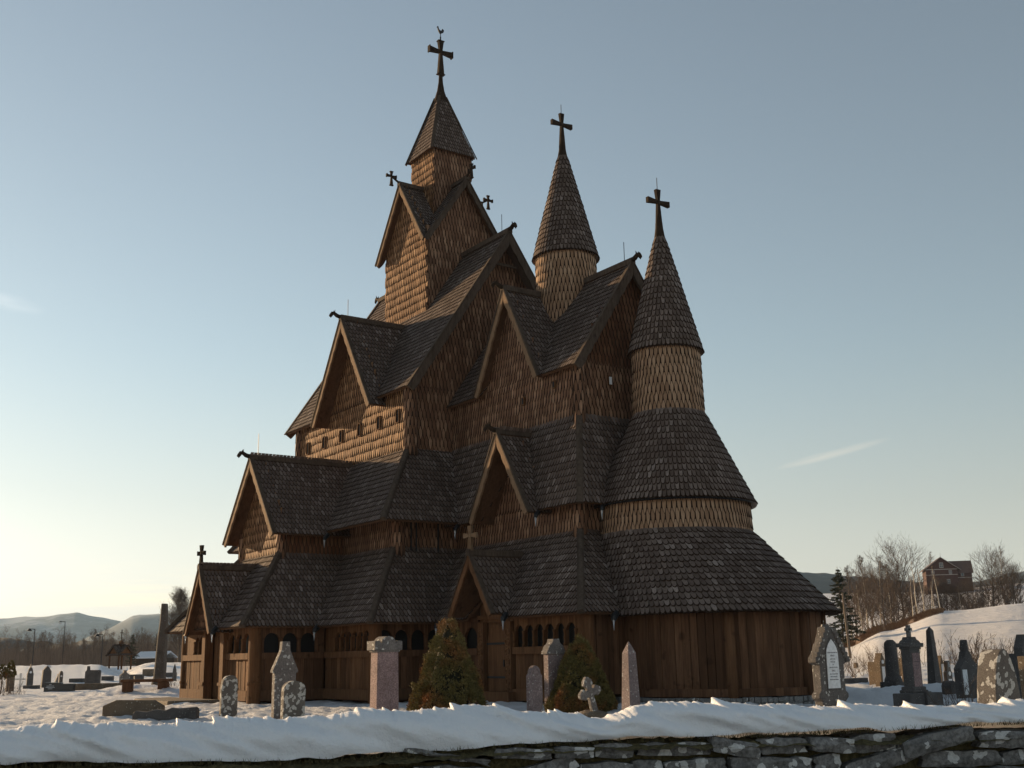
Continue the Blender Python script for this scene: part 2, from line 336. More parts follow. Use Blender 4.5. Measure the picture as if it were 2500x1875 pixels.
def skirt(inner, outer, zt, zb, faces, rsh=(.14, .24), hips=('SE',), name='aisle_roof', notch=None):
    """lean-to roof from rectangle inner at zt out to rectangle outer at zb"""
    a0, a1, b0, b1 = inner; c0, c1, d0, d1 = outer
    Q = {'S': [(a0, b0, zt), (a1, b0, zt), (c1, d0, zb), (c0, d0, zb)], 'E': [(a1, b0, zt), (a1, b1, zt), (c1, d1, zb), (c1, d0, zb)],
         'N': [(a1, b1, zt), (a0, b1, zt), (c0, d1, zb), (c1, d1, zb)], 'W': [(a0, b1, zt), (a0, b0, zt), (c0, d0, zb), (c0, d1, zb)]}
    for k, p in Q.items():
        if k not in faces and k.lower() not in faces: continue
        nr = {'S': (0, -1, 1), 'E': (1, 0, 1), 'N': (0, 1, 1), 'W': (-1, 0, 1)}[k]
        p = [p[3], p[2], p[1], p[0]]
        if k == 'S' and notch:
            xc, hw_, za_ = notch; f_ = (za_-zb)/(zt-zb); p = [p[0], (xc-hw_, d0, zb), (xc, d0+(b0-d0)*f_, za_), (xc+hw_, d0, zb)]+p[1:]
        mb = MB(); shingle_poly(mb, p, nr, rsh[0], rsh[1], 'roof', .03, .09, k in faces); P(mb, name, 'roof_shingle')
    H = {'SE': ((a1, b0, zt), (c1, d0, zb)), 'SW': ((a0, b0, zt), (c0, d0, zb)), 'NE': ((a1, b1, zt), (c1, d1, zb)), 'NW': ((a0, b1, zt), (c0, d1, zb))}
    for h in hips:
        a, b = map(V, H[h]); d = (b-a).normalized(); nrm = d.cross(UP).cross(d)
        mb = MB(); mb.beam(a+nrm*.06-d*.05, b+nrm*.06+d*.06, .2, .1, nrm); mb.beam(a+nrm*.13-d*.05, b+nrm*.13+d*.06, .12, .06, nrm); P(mb, 'hip_board', 'board')
def round_post(x, y, z0, z1, r=.26, mat='wall_shingle'):
    mb = MB(); shingle_ruled(mb, ring((x, y), r, z1, 16), ring((x, y), r, z0, 16), (x, y, 0), .14, .33, 'wall', .02, True); P(mb, 'corner_post', mat)
# ---- central tower
TW = {'S': 'sunlit_shingle', 'E': 'wall_shingle', 'N': 'wall_shingle', 'W': 'wall_shingle'}
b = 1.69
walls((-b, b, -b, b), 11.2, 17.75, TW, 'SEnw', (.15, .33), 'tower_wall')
for n_, s_ in (((0, -1), 'sunlit_shingle'), ((1, 0), 'wall_shingle'), ((0, 1), 'wall_shingle'), ((-1, 0), 'wall_shingle')):
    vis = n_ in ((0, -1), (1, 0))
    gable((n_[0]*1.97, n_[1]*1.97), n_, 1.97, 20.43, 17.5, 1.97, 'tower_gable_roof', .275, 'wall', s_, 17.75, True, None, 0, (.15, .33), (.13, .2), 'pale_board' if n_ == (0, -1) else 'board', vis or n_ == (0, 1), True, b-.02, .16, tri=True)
    q = V((n_[0]*2.12, n_[1]*2.12, 20.5)); mb = MB()
    n3 = V((*n_, 0)); mb.tube([q-n3*.15, q+n3*.36+UP*.3], [.05, .035], 6); e = P(mb, 'finial_stem', 'cross_wood')
    cross_at(q+n3*.28-UP*.13, .56, .2, n3, None, .06, 'knob')
a = .9
walls((-a, a, -a, a), 17.6, 22.1, TW, 'SEnw', (.145, .3), 'tower_wall')
ap = V((0, 0, 24.95))
zb = 22.0; e = 1.06; t_ = .16
for n_ in ((0, -1), (1, 0), (0, 1), (-1, 0)):
    n3 = V((*n_, 0)); s = n3.cross(UP); mb = MB()
    shingle_poly(mb, [n3*e+s*e+UP*zb, n3*e-s*e+UP*zb, n3*t_-s*t_+UP*24.95, n3*t_+s*t_+UP*24.95], n3+UP*.3, .125, .2, 'roof', .028, .05, n_ != (-1, 0)); P(mb, 'spire_roof', 'roof_shingle')
for sx, sy in ((1, -1), (1, 1), (-1, -1), (-1, 1)):
    mb = MB(); A = V((sx*(e+.04), sy*(e+.04), zb-.04)); B = V((sx*(t_+.03), sy*(t_+.03), 24.95)); mb.beam(A, B, .13, .05, V((sx, sy, .3))); P(mb, 'hip_board', 'board')
mb = MB(); mb.lathe((0, 0, 0), [(.3, 24.75), (.26, 24.95), (.16, 25.3), (.1, 25.7), (.085, 26.0), (.12, 26.15), (.075, 26.3)], 12); P(mb, 'spire_cap', 'cross_wood', smooth=True)
cr = cross_at((0, 0, 26.1), 1.56, .56, (0, 1, 0), None, .13, 'knob')
mb = MB(); mb.tube([(0, 0, 27.66), (0, 0, 28.1)], .02, 6); mb.tube([(0, 0, 27.75), (0, 0, 27.9)], [.035, .035], 6)
rp = [(-.30, .62), (-.24, .66), (-.19, .6), (-.18, .5), (-.1, .4), (.02, .36), (.12, .42), (.14, .52), (.2, .55), (.24, .48), (.3, .5), (.3, .36), (.24, .34), (.26, .26), (.16, .22), (.06, .14), (.0, .1), (-.08, .14), (-.17, .24), (-.24, .38), (-.27, .52), (-.33, .56)]
mb.prism([V((.02, p[0]*.62*.9, 27.98+p[1]*.62)) for p in rp], (-.04, 0, 0)); P(mb, 'weathercock', 'iron', cr)
# ---- nave
NX0, NX1, NY = -4.66, 4.42, 4.08
wn = [(x, 9.62, .16, .3) for x in (3.72, 2.3, .78, -.76, -2.27, -3.77)]
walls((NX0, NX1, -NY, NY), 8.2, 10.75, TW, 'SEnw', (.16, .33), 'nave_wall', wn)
for x, z, *_ in wn:
    o = V((x, -NY-.03, z+.14)); w2, h2 = .1, .225
    arch = [(-w2, -h2), (w2, -h2)]+[(w2*cos(k*pi/8), h2-w2+w2*sin(k*pi/8)+.02) for k in range(9)]
    mb = MB(); big = [(p[0]*1.26, p[1]*1.1) for p in arch]; N = len(arch)
    for i in range(N):
        k = (i+1) % N; A, B, C, D = [V((o.x+q[0], o.y-.045, o.z+q[1])) for q in (big[i], big[k], arch[k], arch[i])]
        mb.q([A, B, C, D]); mb.q([D, C, C+V((0, .07, 0)), D+V((0, .07, 0))]); mb.q([A, B, B+V((0, .07, 0)), A+V((0, .07, 0))])
    f = P(mb, 'window', 'post'); mb = MB(); mb.prism([V((o.x+q[0], o.y-.005, o.z+q[1])) for q in arch], (0, .02, 0)); P(mb, 'pane', 'dark_pane', f)
round_post(4.47, -4.02, 8.2, 10.7, .24); round_post(-4.66, -4.04, 8.2, 10.7, .2)
mb = MB()
for sy in (-1, 1): shingle_poly(mb, [(-5.3, sy*4.4, 10.62), (-1.95, sy*4.4, 10.62), (.36, sy*2.06, 14.09), (2.67, sy*4.4, 10.62), (4.93, sy*4.4, 10.62), (4.93, 0, 17.14), (-5.3, 0, 17.14)], (0, sy*6.5, 4.4), .14, .235, 'roof', .03, .09, sy < 0)
P(mb, 'nave_roof', 'roof_shingle')
mb = MB(); shingle_poly(mb, [(NX1, -NY, 10.75), (NX1, NY, 10.75), (NX1, NY-.05, 10.9), (NX1, .06, 16.75), (NX1, -.06, 16.75), (NX1, -NY+.05, 10.9)], (1, 0, 0), .15, .33); P(mb, 'gable_wall', 'wall_shingle')
mb = MB(); shingle_poly(mb, [(NX0, -NY, 10.75), (NX0, NY, 10.75), (NX0, .06, 16.75)], (-1, 0, 0), clad=False); P(mb, 'gable_wall', 'wall_shingle')
for sy in (-1, 1):
    barge((4.93, 0, 17.17), (4.93, sy*4.42, 10.58), (1, 0, 0), .27, .09); barge((-5.3, 0, 17.17), (-5.3, sy*4.42, 10.58), (-1, 0, 0), .3)
mb = MB(); mb.beam((5.05, 0, 17.2), (-5.4, 0, 17.2), .22, .16); mb.beam((5.05, 0, 17.3), (-5.4, 0, 17.3), .1, .09); rb = P(mb, 'ridge_beam', 'board')
dragon((5.05, 0, 17.25), (1, 0, 0), rb, 1.05); dragon((-5.4, 0, 17.25), (-1, 0, 0), rb, 1.05); rod((4.5, 0, 17.3), .75)
mb = MB(); mb.beam((4.7, -.5, 15.9), (4.7, .5, 15.9), .08, .09); P(mb, 'tie_beam', 'board')
gable((.36, -4.72), (0, -1), 2.42, 14.12, 10.32, 3.2, 'dormer_roof', .62, 'wall', 'sunlit_shingle', 10.76, True, 'dragon', .75, (.16, .33), (.14, .22), 'pale_board', True, True, 2.1, .2)
gable((.36, 4.72), (0, 1), 2.42, 14.12, 10.32, 3.2, 'dormer_roof', .62, clad=False)
# aisle tiers of the nave
I2 = (NX0, NX1, -NY, NY); O2 = (-6.7, 6.42, -6.12, 6.12)
skirt(I2, O2, 8.48, 5.7, 'SEnW', hips=('SE', 'SW', 'NE'))
W2 = (-5.7, 5.5, -5.2, 5.2); walls(W2, 4.6, 5.95, 'wall_shingle', 'SEnW', (.15, .3), 'aisle_wall')
round_post(5.55, -5.12, 4.6, 5.9, .24)
O3 = (-7.6, 7.35, -7.05, 7.05); skirt((-5.75, 5.55, -5.25, 5.25), O3, 4.88, 2.42, 'SEnW', hips=('SE', 'SW', 'NE'))
for y in (-4.65, -4.45, -3.6): mb = MB(); mb.tube([(5.62, y, 4.8), (5.62, y, 5.75)], .03, 6); P(mb, 'downpipe', 'iron')
# ---- south transept, two tiers and a gabled porch
gable((.12, -8.1), (0, -1), 2.26, 8.42, 5.55, 4.1, 'transept_roof', .5, 'wall', 'sunlit_shingle', 4.6, True, 'dragon', .85, (.15, .3), (.14, .24), 'pale_board', True, True, 1.72, .2)
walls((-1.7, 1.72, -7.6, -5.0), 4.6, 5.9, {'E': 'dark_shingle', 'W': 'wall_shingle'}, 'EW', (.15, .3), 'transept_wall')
round_post(1.76, -7.56, 4.6, 5.6, .15); round_post(-1.7, -7.56, 4.6, 5.6, .15)
skirt((-1.78, 1.8, -7.65, -5.0), (-3.6, 3.62, -9.6, -5.0), 4.88, 2.42, 'SEW', hips=('SE', 'SW'))
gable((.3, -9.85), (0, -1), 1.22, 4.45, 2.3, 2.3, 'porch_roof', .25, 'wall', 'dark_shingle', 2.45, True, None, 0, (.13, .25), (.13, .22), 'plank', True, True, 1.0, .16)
cross_at((.3, -9.85, 4.4), .85, .2, (1, .25, 0), None, .08)
# ---- chancel
CX1, CY = 11.75, 2.25
walls((4.42, CX1, -CY, CY), 8.2, 10.25, 'wall_shingle', 'SEn', (.15, .3), 'chancel_wall', [(8.9, 9.5, .1, .17)])
mb = MB()
for sy in (-1, 1): shingle_poly(mb, [(4.4, sy*2.5, 10.1), (6.6, sy*2.5, 10.1), (8.31, sy*.26, 13.415), (10.02, sy*2.5, 10.1), (11.93, sy*2.5, 10.1), (11.93, 0, 13.8), (4.4, 0, 13.8)], (0, sy*3.7, 2.5), .14, .225, 'roof', .03, .09, True)
P(mb, 'chancel_roof', 'roof_shingle')
mb = MB(); shingle_poly(mb, [(CX1, -CY, 10.25), (CX1, CY, 10.25), (CX1, CY-.05, 10.4), (CX1, .05, 13.5), (CX1, -.05, 13.5), (CX1, -CY+.05, 10.4)], (1, 0, 0), .15, .3); P(mb, 'gable_wall', 'dark_shingle')
for sy in (-1, 1): barge((11.93, 0, 13.83), (11.93, sy*2.52, 10.06), (1, 0, 0), .24, .09)
mb = MB(); mb.beam((12.03, 0, 13.85), (4.4, 0, 13.85), .2, .15); mb.beam((12.03, 0, 13.95), (4.4, 0, 13.95), .1, .08); rb = P(mb, 'ridge_beam', 'board'); dragon((12.03, 0, 13.9), (1, 0, 0), rb); rod((11.6, 0, 13.9), .75)
gable((8.31, -2.58), (0, -1), 1.83, 13.46, 10.08, 2.58, 'dormer_roof', .33, 'wall', 'wall_shingle', 10.25, True, 'dragon', 0, (.15, .3), (.14, .22), 'pale_board', True, True, 1.66, .18)
gable((8.31, 2.58), (0, 1), 1.83, 13.46, 10.08, 2.58, 'dormer_roof', .33, clad=False)
round_post(CX1, -CY+.03, 8.2, 10.1, .17)
for x, z in ((8.9, 9.5), (10.6, 9.72)):
    mb = MB(); mb.box((x, -CY-.05, z), (.15, .06, .26)); f = P(mb, 'peephole_frame', 'post'); mb = MB(); mb.box((x, -CY-.075, z), (.09, .03, .19)); P(mb, 'pane', 'dark_pane', f)
mb = MB(); mb.box((CX1+.05, -1.0, 9.75), (.06, .14, .3)); f = P(mb, 'peephole_frame', 'post'); mb = MB(); mb.box((CX1+.085, -1.0, 9.75), (.02, .1, .24)); P(mb, 'pane', 'plaque', f)
skirt((4.5, 11.85, -2.32, 2.32), (4.5, 13.0, -3.3, 3.3), 8.4, 5.64, 'SEn', hips=('SE', 'NE'), notch=(9.35, 1.52, 8.17))
walls((5.0, 12.3, -2.8, 2.8), 4.6, 5.8, 'wall_shingle', 'SEn', (.15, .3), 'chancel_wall')
round_post(12.3, -2.78, 4.6, 5.7, .2)
gable((9.35, -3.66), (0, -1), 1.62, 8.22, 5.56, 1.9, 'dormer_roof', .85, 'wall', 'wall_shingle', 5.82, True, 'dragon', 0, (.15, .3), (.13, .22), 'pale_board', True, True, 1.45, .18)
skirt((5.0, 12.4, -2.85, 2.85), (5.0, 14.6, -4.65, 4.65), 4.85, 2.45, 'SEn', hips=('SE',), notch=(9.95, 1.07, 4.25))
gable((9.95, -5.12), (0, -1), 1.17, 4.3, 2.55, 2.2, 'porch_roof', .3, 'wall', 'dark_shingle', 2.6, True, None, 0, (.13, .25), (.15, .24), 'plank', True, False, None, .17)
cross_at((9.95, -5.1, 4.25), .92, .24, (1, .35, 0), None, .085, 'flare', 'pale_board')
# ---- round tower over the chancel
MC = (8.446, 0)
mb = MB(); shingle_ruled(mb, ring(MC, 1.06, 15.2), ring(MC, 1.08, 10.6), (*MC, 0), .135, .3, 'wall', .03, True); P(mb, 'round_tower_wall', 'pale_shingle')
mb = MB(); shingle_ruled(mb, ring(MC, .17, 18.9), ring(MC, 1.17, 14.98), (*MC, 0), .13, .2, 'roof', .035, True); mb.lathe((*MC, 0), [(1.05, 15.02), (1.17, 14.96)], 48); P(mb, 'cone_roof', 'roof_shingle')
mb = MB(); mb.lathe((*MC, 0), [(.17, 18.85), (.175, 18.95), (.13, 19.2), (.12, 19.35), (.08, 19.7)], 12); P(mb, 'spire_cap', 'cross_wood', smooth=True)
c_ = cross_at((*MC, 19.3), 1.33, .46, (.0, 1, 0), None, .1); rod((*MC, 20.6), .4, c_)
# ---- apse
AC = (13.345, 0); BC = (15.0, 0)
mb = MB(); shingle_ruled(mb, ring(AC, .17, 14.2), ring(AC, 1.16, 10.4), (*AC, 0), .13, .205, 'roof', .035, True); mb.lathe((*AC, 0), [(1.02, 10.44), (1.16, 10.38)], 48); P(mb, 'cone_roof', 'roof_shingle')
mb = MB(); mb.lathe((*AC, 0), [(.17, 14.15), (.175, 14.25), (.13, 14.55), (.12, 14.7), (.08, 15.05)], 12); P(mb, 'spire_cap', 'cross_wood', smooth=True)
c_ = cross_at((*AC, 14.55), 1.33, .46, (0, 1, 0), None, .1); rod((*AC, 15.9), .4, c_)
mb = MB(); shingle_ruled(mb, ring(AC, 1.05, 10.6), ring(AC, 1.085, 8.3), (*AC, 0), .135, .3, 'wall', .03, True); P(mb, 'round_tower_wall', 'pale_shingle')
mb = MB(); shingle_ruled(mb, ring(AC, 1.1, 8.45), ring(AC, 2.46, 5.62), (*AC, 0), .13, .225, 'roof', .035, True); P(mb, 'apse_roof', 'roof_shingle')
mb = MB(); mb.lathe((*AC, 0), [(2.2, 5.72), (2.40, 5.58), (2.46, 5.56), (2.48, 5.60)], 64); P(mb, 'gutter', 'iron', smooth=True)
mb = MB(); shingle_ruled(mb, ring(AC, 2.26, 5.85), ring(AC, 2.3, 4.55), (*AC, 0), .14, .3, 'wall', .03, True); P(mb, 'apse_wall', 'pale_shingle')
def ucurve(c, r, x0, z, n=40):
    p = [V((x0+(c[0]-x0)*k/8, -r, z)) for k in range(8)]+[V((c[0]+r*sin(t), -r*cos(t), z)) for t in [pi*k/n for k in range(n+1)]]+[V((c[0]+(x0-c[0])*(k+1)/8, r, z)) for k in range(8)]
    return p
top = []
for k in range(57):
    t = -130+ (k/56)*260; top.append(V((AC[0]+2.3*cos(radians(t)), 2.3*sin(radians(t)), 4.78)))
bot = ucurve(BC, 3.32, 12.4, 2.36)
mb = MB(); shingle_ruled(mb, top, bot, (14.2, 0, 0), .155, .25, 'roof', .04); P(mb, 'apse_roof', 'roof_shingle')
mb = MB(); a_ = ucurve(BC, 3.32, 12.4, 2.33); b_ = ucurve(BC, 2.6, 12.4, 2.5)
for i in range(len(a_)-1): mb.q([a_[i], a_[i+1], b_[i+1], b_[i]])
P(mb, 'eaves_soffit', 'dark_plank')
def plank_wall(pts, z0, z1, mats, name='plank_wall', w=.2, out=None):
    """upright boards along a polyline of points"""
    mb = MB(); pts = [V((p[0], p[1], 0)) for p in pts]; seg = [(pts[i+1]-pts[i]).length for i in range(len(pts)-1)]; tot = sum(seg); N = max(1, round(tot/w)); i = 0; acc = 0
    for k in range(N):
        s0 = (k+.5)*tot/N
        while i < len(seg)-1 and acc+seg[i] < s0: acc += seg[i]; i += 1
        d = (pts[i+1]-pts[i]).normalized(); p = pts[i]+d*(s0-acc); nn = d.cross(UP); ww = tot/N*rnd.uniform(.9, 1.02); off = .012*(k % 2)+rnd.uniform(0, .014)
        mb.box(p+nn*off+UP*((z0+z1)/2), (ww, .06, z1-z0), (d, nn, UP))
    return P(mb, name, mats)
wc = ucurve(BC, 2.74, 12.6, 0)
plank_wall(wc, .38, 2.45, 'dark_plank', 'apse_plank_wall', .21)
mb = MB()
for i in range(len(wc)-1):
    d = (wc[i+1]-wc[i]).normalized(); nn = d.cross(UP); mb.beam(wc[i]+nn*.07+UP*.33, wc[i+1]+nn*.07+UP*.33+d*.02, .16, .2)
P(mb, 'sill_beam', 'dark_plank')
for tdeg in (50, 96, 140):
    t = radians(tdeg); p = V((BC[0]+2.82*sin(t), -2.82*cos(t), 0)); mb = MB(); mb.tube([p+UP*.12, p+UP*2.4], [.15, .13], 14); P(mb, 'corner_post', 'plank' if tdeg == 50 else 'dark_plank', smooth=True)
mb = MB(); rnd2 = random.Random(3)
fc = ucurve(BC, 2.86, 12.6, 0, 60)
for row in range(2):
    for i in range(0, len(fc)-1):
        d = (fc[i+1]-fc[i]); L = d.length; d.normalize(); nn = d.cross(UP); c0 = (fc[i]+fc[i+1])/2+nn*rnd2.uniform(-.03, .05)+UP*(.02+.13*row)
        mb.box(c0, (L*rnd2.uniform(.8, 1.05), .3, rnd2.uniform(.1, .14)), (d, nn, UP))
P(mb, 'foundation', 'foundation_stone')
# ---- galleries at ground level
def gallery(p0, p1, nop, bay=True, mats=('plank', 'post'), zs=.12, op=(0, 1), plankw=.22, pane='dark_pane'):
    p0 = V((*p0, 0)); p1 = V((*p1, 0)); d = (p1-p0); L = d.length; d.normalize(); n = d.cross(UP)
    C = lambda s, z, o=0: p0+d*s+n*o+UP*z
    mb = MB(); N = max(2, round(L/plankw))
    for k in range(N): mb.box(C((k+.5)*L/N, .92, rnd.uniform(-.012, .012)), (L/N*.96, .05, 1.0), (d, n, UP))
    P(mb, 'plank_wall', mats[0])
    mb = MB(); mb.box(C(L/2, zs+.15, .03), (L, .22, .32), (d, n, UP)); P(mb, 'sill_beam', mats[0])
    mb = MB(); mb.box(C(L/2, 1.5, .04), (L, .16, .2), (d, n, UP)); P(mb, 'rail', mats[0])
    z0, z1, zt = 1.6, 2.2, 2.55; mb = MB(); s0, s1 = op[0]*L, op[1]*L; w = (s1-s0)/max(nop, 1)
    if s0 > .02: mb.box(C(s0/2, 2.08, 0), (s0, .06, .95), (d, n, UP))
    if s1 < L-.02: mb.box(C((s1+L)/2, 2.08, 0), (L-s1, .06, .95), (d, n, UP))
    for k in range(nop):
        cs = s0+(k+.5)*w; r = w*.42; ar = [(cs-r, z0)]+[(cs-r*cos(pi*j/10), z1-r*.9+r*sin(pi*j/10)) for j in range(11)]+[(cs+r, z0)]
        for j in range(len(ar)-1):
            (xa, za), (xb, zb_) = ar[j], ar[j+1]
            for o in (.04,):
                if j == 0: mb.q([C(cs-w/2, z0, o), C(xa, z0, o), C(xb, zb_, o), C(cs-w/2, zb_, o)]); 
                elif j == len(ar)-2: mb.q([C(xa, za, o), C(cs+w/2, za, o), C(cs+w/2, z0, o), C(xb, z0, o)])
                else: mb.q([C(xa, za, o), C(xb, zb_, o), C(xb, zt, o), C(xa, zt, o)])
            mb.q([C(xa, za, .04), C(xb, zb_, .04), C(xb, zb_, -.06), C(xa, za, -.06)])
        for e_ in (cs-w/2, cs+w/2):
            zz = z1-r*.9; mb.q([C(e_-(w/2-r if e_ > cs else 0), zz, .04), C(e_+(w/2-r if e_ < cs else 0), zz, .04), C(e_+(w/2-r if e_ < cs else 0), zt, .04), C(e_-(w/2-r if e_ > cs else 0), zt, .04)])
    P(mb, 'arcade', mats[1])
    for k in range(nop+1):
        mb = MB(); c0 = C(s0+k*w, 0, .05); mb.tube([c0+UP*1.6, c0+UP*1.66, c0+UP*1.7, c0+UP*1.8, c0+UP*1.95, c0+UP*2.0, c0+UP*2.05], [.05, .055, .035, .045, .035, .05, .055], 8); P(mb, 'column', mats[1], smooth=True)
    mb = MB(); mb.box(C((s0+s1)/2, 1.95, -.12), (s1-s0, .03, .75), (d, n, UP)); P(mb, 'window_pane', pane)
    mb = MB(); mb.box(C(L/2, 2.5, -.02), (L, .14, .2), (d, n, UP)); P(mb, 'wall_plate', mats[1])
def post(x, y, r=.2, z1=2.6, mat='post', z0=.02):
    mb = MB(); mb.tube([(x, y, z0), (x, y, .6), (x, y, .62), (x, y, .68), (x, y, .7), (x, y, z1)], [r*1.03, r*1.03, r*1.14, r*1.14, r, r*.95], 16); P(mb, 'corner_post', mat, smooth=False)
# nave south-east bay, its east face, transept faces, chancel south side
gallery((3.22, -6.5), (6.5, -6.5), 6, op=(.22, .95)); post(6.55, -6.45, .21); gallery((6.5, -6.4), (6.5, -4.0), 4, mats=('dark_plank', 'dark_plank'))  # east face: deep shade put into the plank and arcade colour
gallery((3.2, -9.0), (3.2, -6.6), 3, mats=('dark_plank', 'dark_plank'), op=(.1, .9), plankw=.35); post(3.0, -6.6, .12)  # transept east face takes the same painted-in shade
gallery((-3.1, -9.05), (-.75, -9.05), 3, op=(.45, 1), plankw=.2); gallery((1.05, -9.05), (3.05, -9.05), 3, op=(.05, .98), plankw=.2)
post(-3.2, -9.0, .17); post(3.22, -9.0, .21)
gallery((-3.2, -6.6), (-3.2, -8.9), 3)
for x in (-.72, 1.0):
    mb = MB(); mb.box((x, -9.12, 1.3), (.3, .3, 2.5)); mb.box((x, -9.15, .62), (.34, .34, .1)); P(mb, 'door_post', 'plank' if x > 0 else 'post')
mb = MB(); mb.box((.14, -8.85, 1.25), (1.5, .08, 2.3)); 
for k in range(4): mb.box((-.4+.36*k, -8.91, 1.2), (.33, .04, 2.0))
dr = P(mb, 'door', 'plank'); mb = MB(); mb.tube([(.5, -8.96, 1.1), (.5, -8.99, 1.1)], .05, 10); P(mb, 'handle', 'iron', dr)
# chancel
gallery((7.2, -4.15), (8.95, -4.15), 2, mats=('dark_plank', 'dark_plank')); gallery((10.85, -4.15), (14.0, -4.15), 6, op=(0, .93)); post(14.12, -4.1, .2)
plank_wall([(14.1, -4.0, 0), (14.1, -2.8, 0)], .3, 2.5, 'dark_plank', 'plank_wall')
for x in (9.18, 10.62):
    mb = MB(); mb.box((x, -4.2, 1.25), (.3, .16, 2.2))
    for k in range(7):
        z = .35+k*.28
        for j in range(10):
            a0, a1 = 2*pi*j/10, 2*pi*(j+1)/10; r_ = .1
            mb.beam((x+r_*cos(a0), -4.29, z+r_*sin(a0)), (x+r_*cos(a1), -4.29, z+r_*sin(a1)), .03, .03, (0, 1, 0))
    P(mb, 'carved_post', 'plank')
mb = MB(); mb.box((9.9, -4.12, 2.72), (1.75, .1, .75)); mb.box((9.9, -4.2, 2.5), (1.8, .12, .12)); P(mb, 'door_lintel', 'plank')
ar = [(9.38, .3), (10.42, .3)]+[(9.9+.52*cos(pi*j/12), 1.85+.42*sin(pi*j/12)) for j in range(13)]
mb = MB(); mb.prism([V((x, -4.14, z)) for x, z in ar], (0, .06, 0)); mb.box((9.9, -4.02, 1.4), (1.4, .1, 2.4))
dr = P(mb, 'door', 'plank')
mb = MB(); mb.box((9.85, -4.16, 1.72), (.95, .04, .06)); mb.box((9.85, -4.16, .75), (.95, .04, .06)); P(mb, 'hinge', 'iron', dr); mb = MB(); mb.box((10.28, -4.17, 1.15), (.05, .05, .2)); P(mb, 'handle', 'iron', dr)
ar = [(9.5, 2.78), (10.3, 2.78)]+[(9.9+.4*cos(pi*j/12), 2.98+.5*sin(pi*j/12)) for j in range(13)]
mb = MB(); mb.prism([V((x, -4.22, z)) for x, z in ar], (0, .06, 0)); P(mb, 'tympanum', 'plank')
mb = MB(); mb.box((9.9, -4.3, .2), (2.2, .5, .3)); P(mb, 'threshold', 'plank')
# dark core so no light leaks through, rain spouts with frozen water at the valleys
mb = MB(); mb.box((-.2, 0, 1.3), (12.6, 12.3, 2.6)); mb.box((9.5, 0, 1.28), (8.4, 7.5, 2.55)); mb.box((0, -7.2, 1.26), (5.7, 3.0, 2.5)); mb.box((-.1, 0, 4.6), (8.6, 8.0, 4.6)); mb.box((9.0, 0, 4.4), (6.0, 4.4, 4.4)); P(mb, 'light_block_core', 'dark_plank')
for x, y, z in ((3.66, -7.1, 2.3), (7.4, -4.72, 2.3), (14.65, -3.55, 2.3), (11.15, -4.75, 2.4), (8.75, -5.1, 2.4), (12.98, -2.45, 5.5), (11.0, -3.4, 5.45), (6.45, -3.4, 5.5), (2.4, -6.2, 5.45), (1.5, -9.75, 2.3), (-.9, -9.8, 2.3)):
    mb = MB(); big = .1 if z < 3 else .08
    mb.tube([(x-.06, y+.1, z+.12), (x+.03, y-.05, z), (x+.05, y-.08, z-.08)], [big, big*.9, big*.6], 8); sp = P(mb, 'rain_spout', 'iron')
    mb = MB(); mb.tube([(x+.05, y-.08, z-.05), (x+.05, y-.08, z-.16), (x+.05, y-.08, z-.34)], [.04, .025, .004], 6); P(mb, 'icicle', 'ice', sp)

# ================================================================== GROUND
def smooth(a, b, x): x = min(1, max(0, (x-a)/(b-a))); return x*x*(3-2*x)
def interp(tab, x):
    if x <= tab[0][0]: return tab[0][1]
    for (x0, y0), (x1, y1) in zip(tab, tab[1:]):
        if x <= x1: return y0+(y1-y0)*(x-x0)/(x1-x0)
    return tab[-1][1]
AX = [0, 480, 1250, 1900, 2050, 2150, 2300, 2500, 2900]       # bearing columns (photo pixels at the horizon)
PROF = {0: [(60, 0), (80, .05), (96, 1.0), (104, 1.35), (112, 1.0), (400, 1.0)], 480: [(60, 0), (85, .1), (98, 1.0), (106, 1.45), (114, 1.1), (400, 1.0)], 1250: [(60, 0), (110, .3), (400, 2.5)],
 1900: [(50, 0), (62, .3), (100, 1.2), (125, .2), (165, .6), (295, 15.5), (420, 17)], 2050: [(46, 0), (60, .3), (100, 2.0), (120, .7), (165, 1.0), (295, 15.6), (420, 17)], 2150: [(46, 0), (60, .6), (100, 3.3), (120, 1.8), (165, 2.0), (290, 15.3), (420, 17)],
 2300: [(44, 0), (58, .9), (100, 4.5), (122, 3.2), (165, 3.6), (285, 15.4), (420, 17.5)], 2500: [(42, 0), (56, 1.0), (100, 5.0), (125, 4.3), (165, 4.8), (280, 16.5), (420, 19)], 2900: [(40, 0), (54, 1.0), (100, 5.6), (165, 6), (280, 18), (420, 20)]}
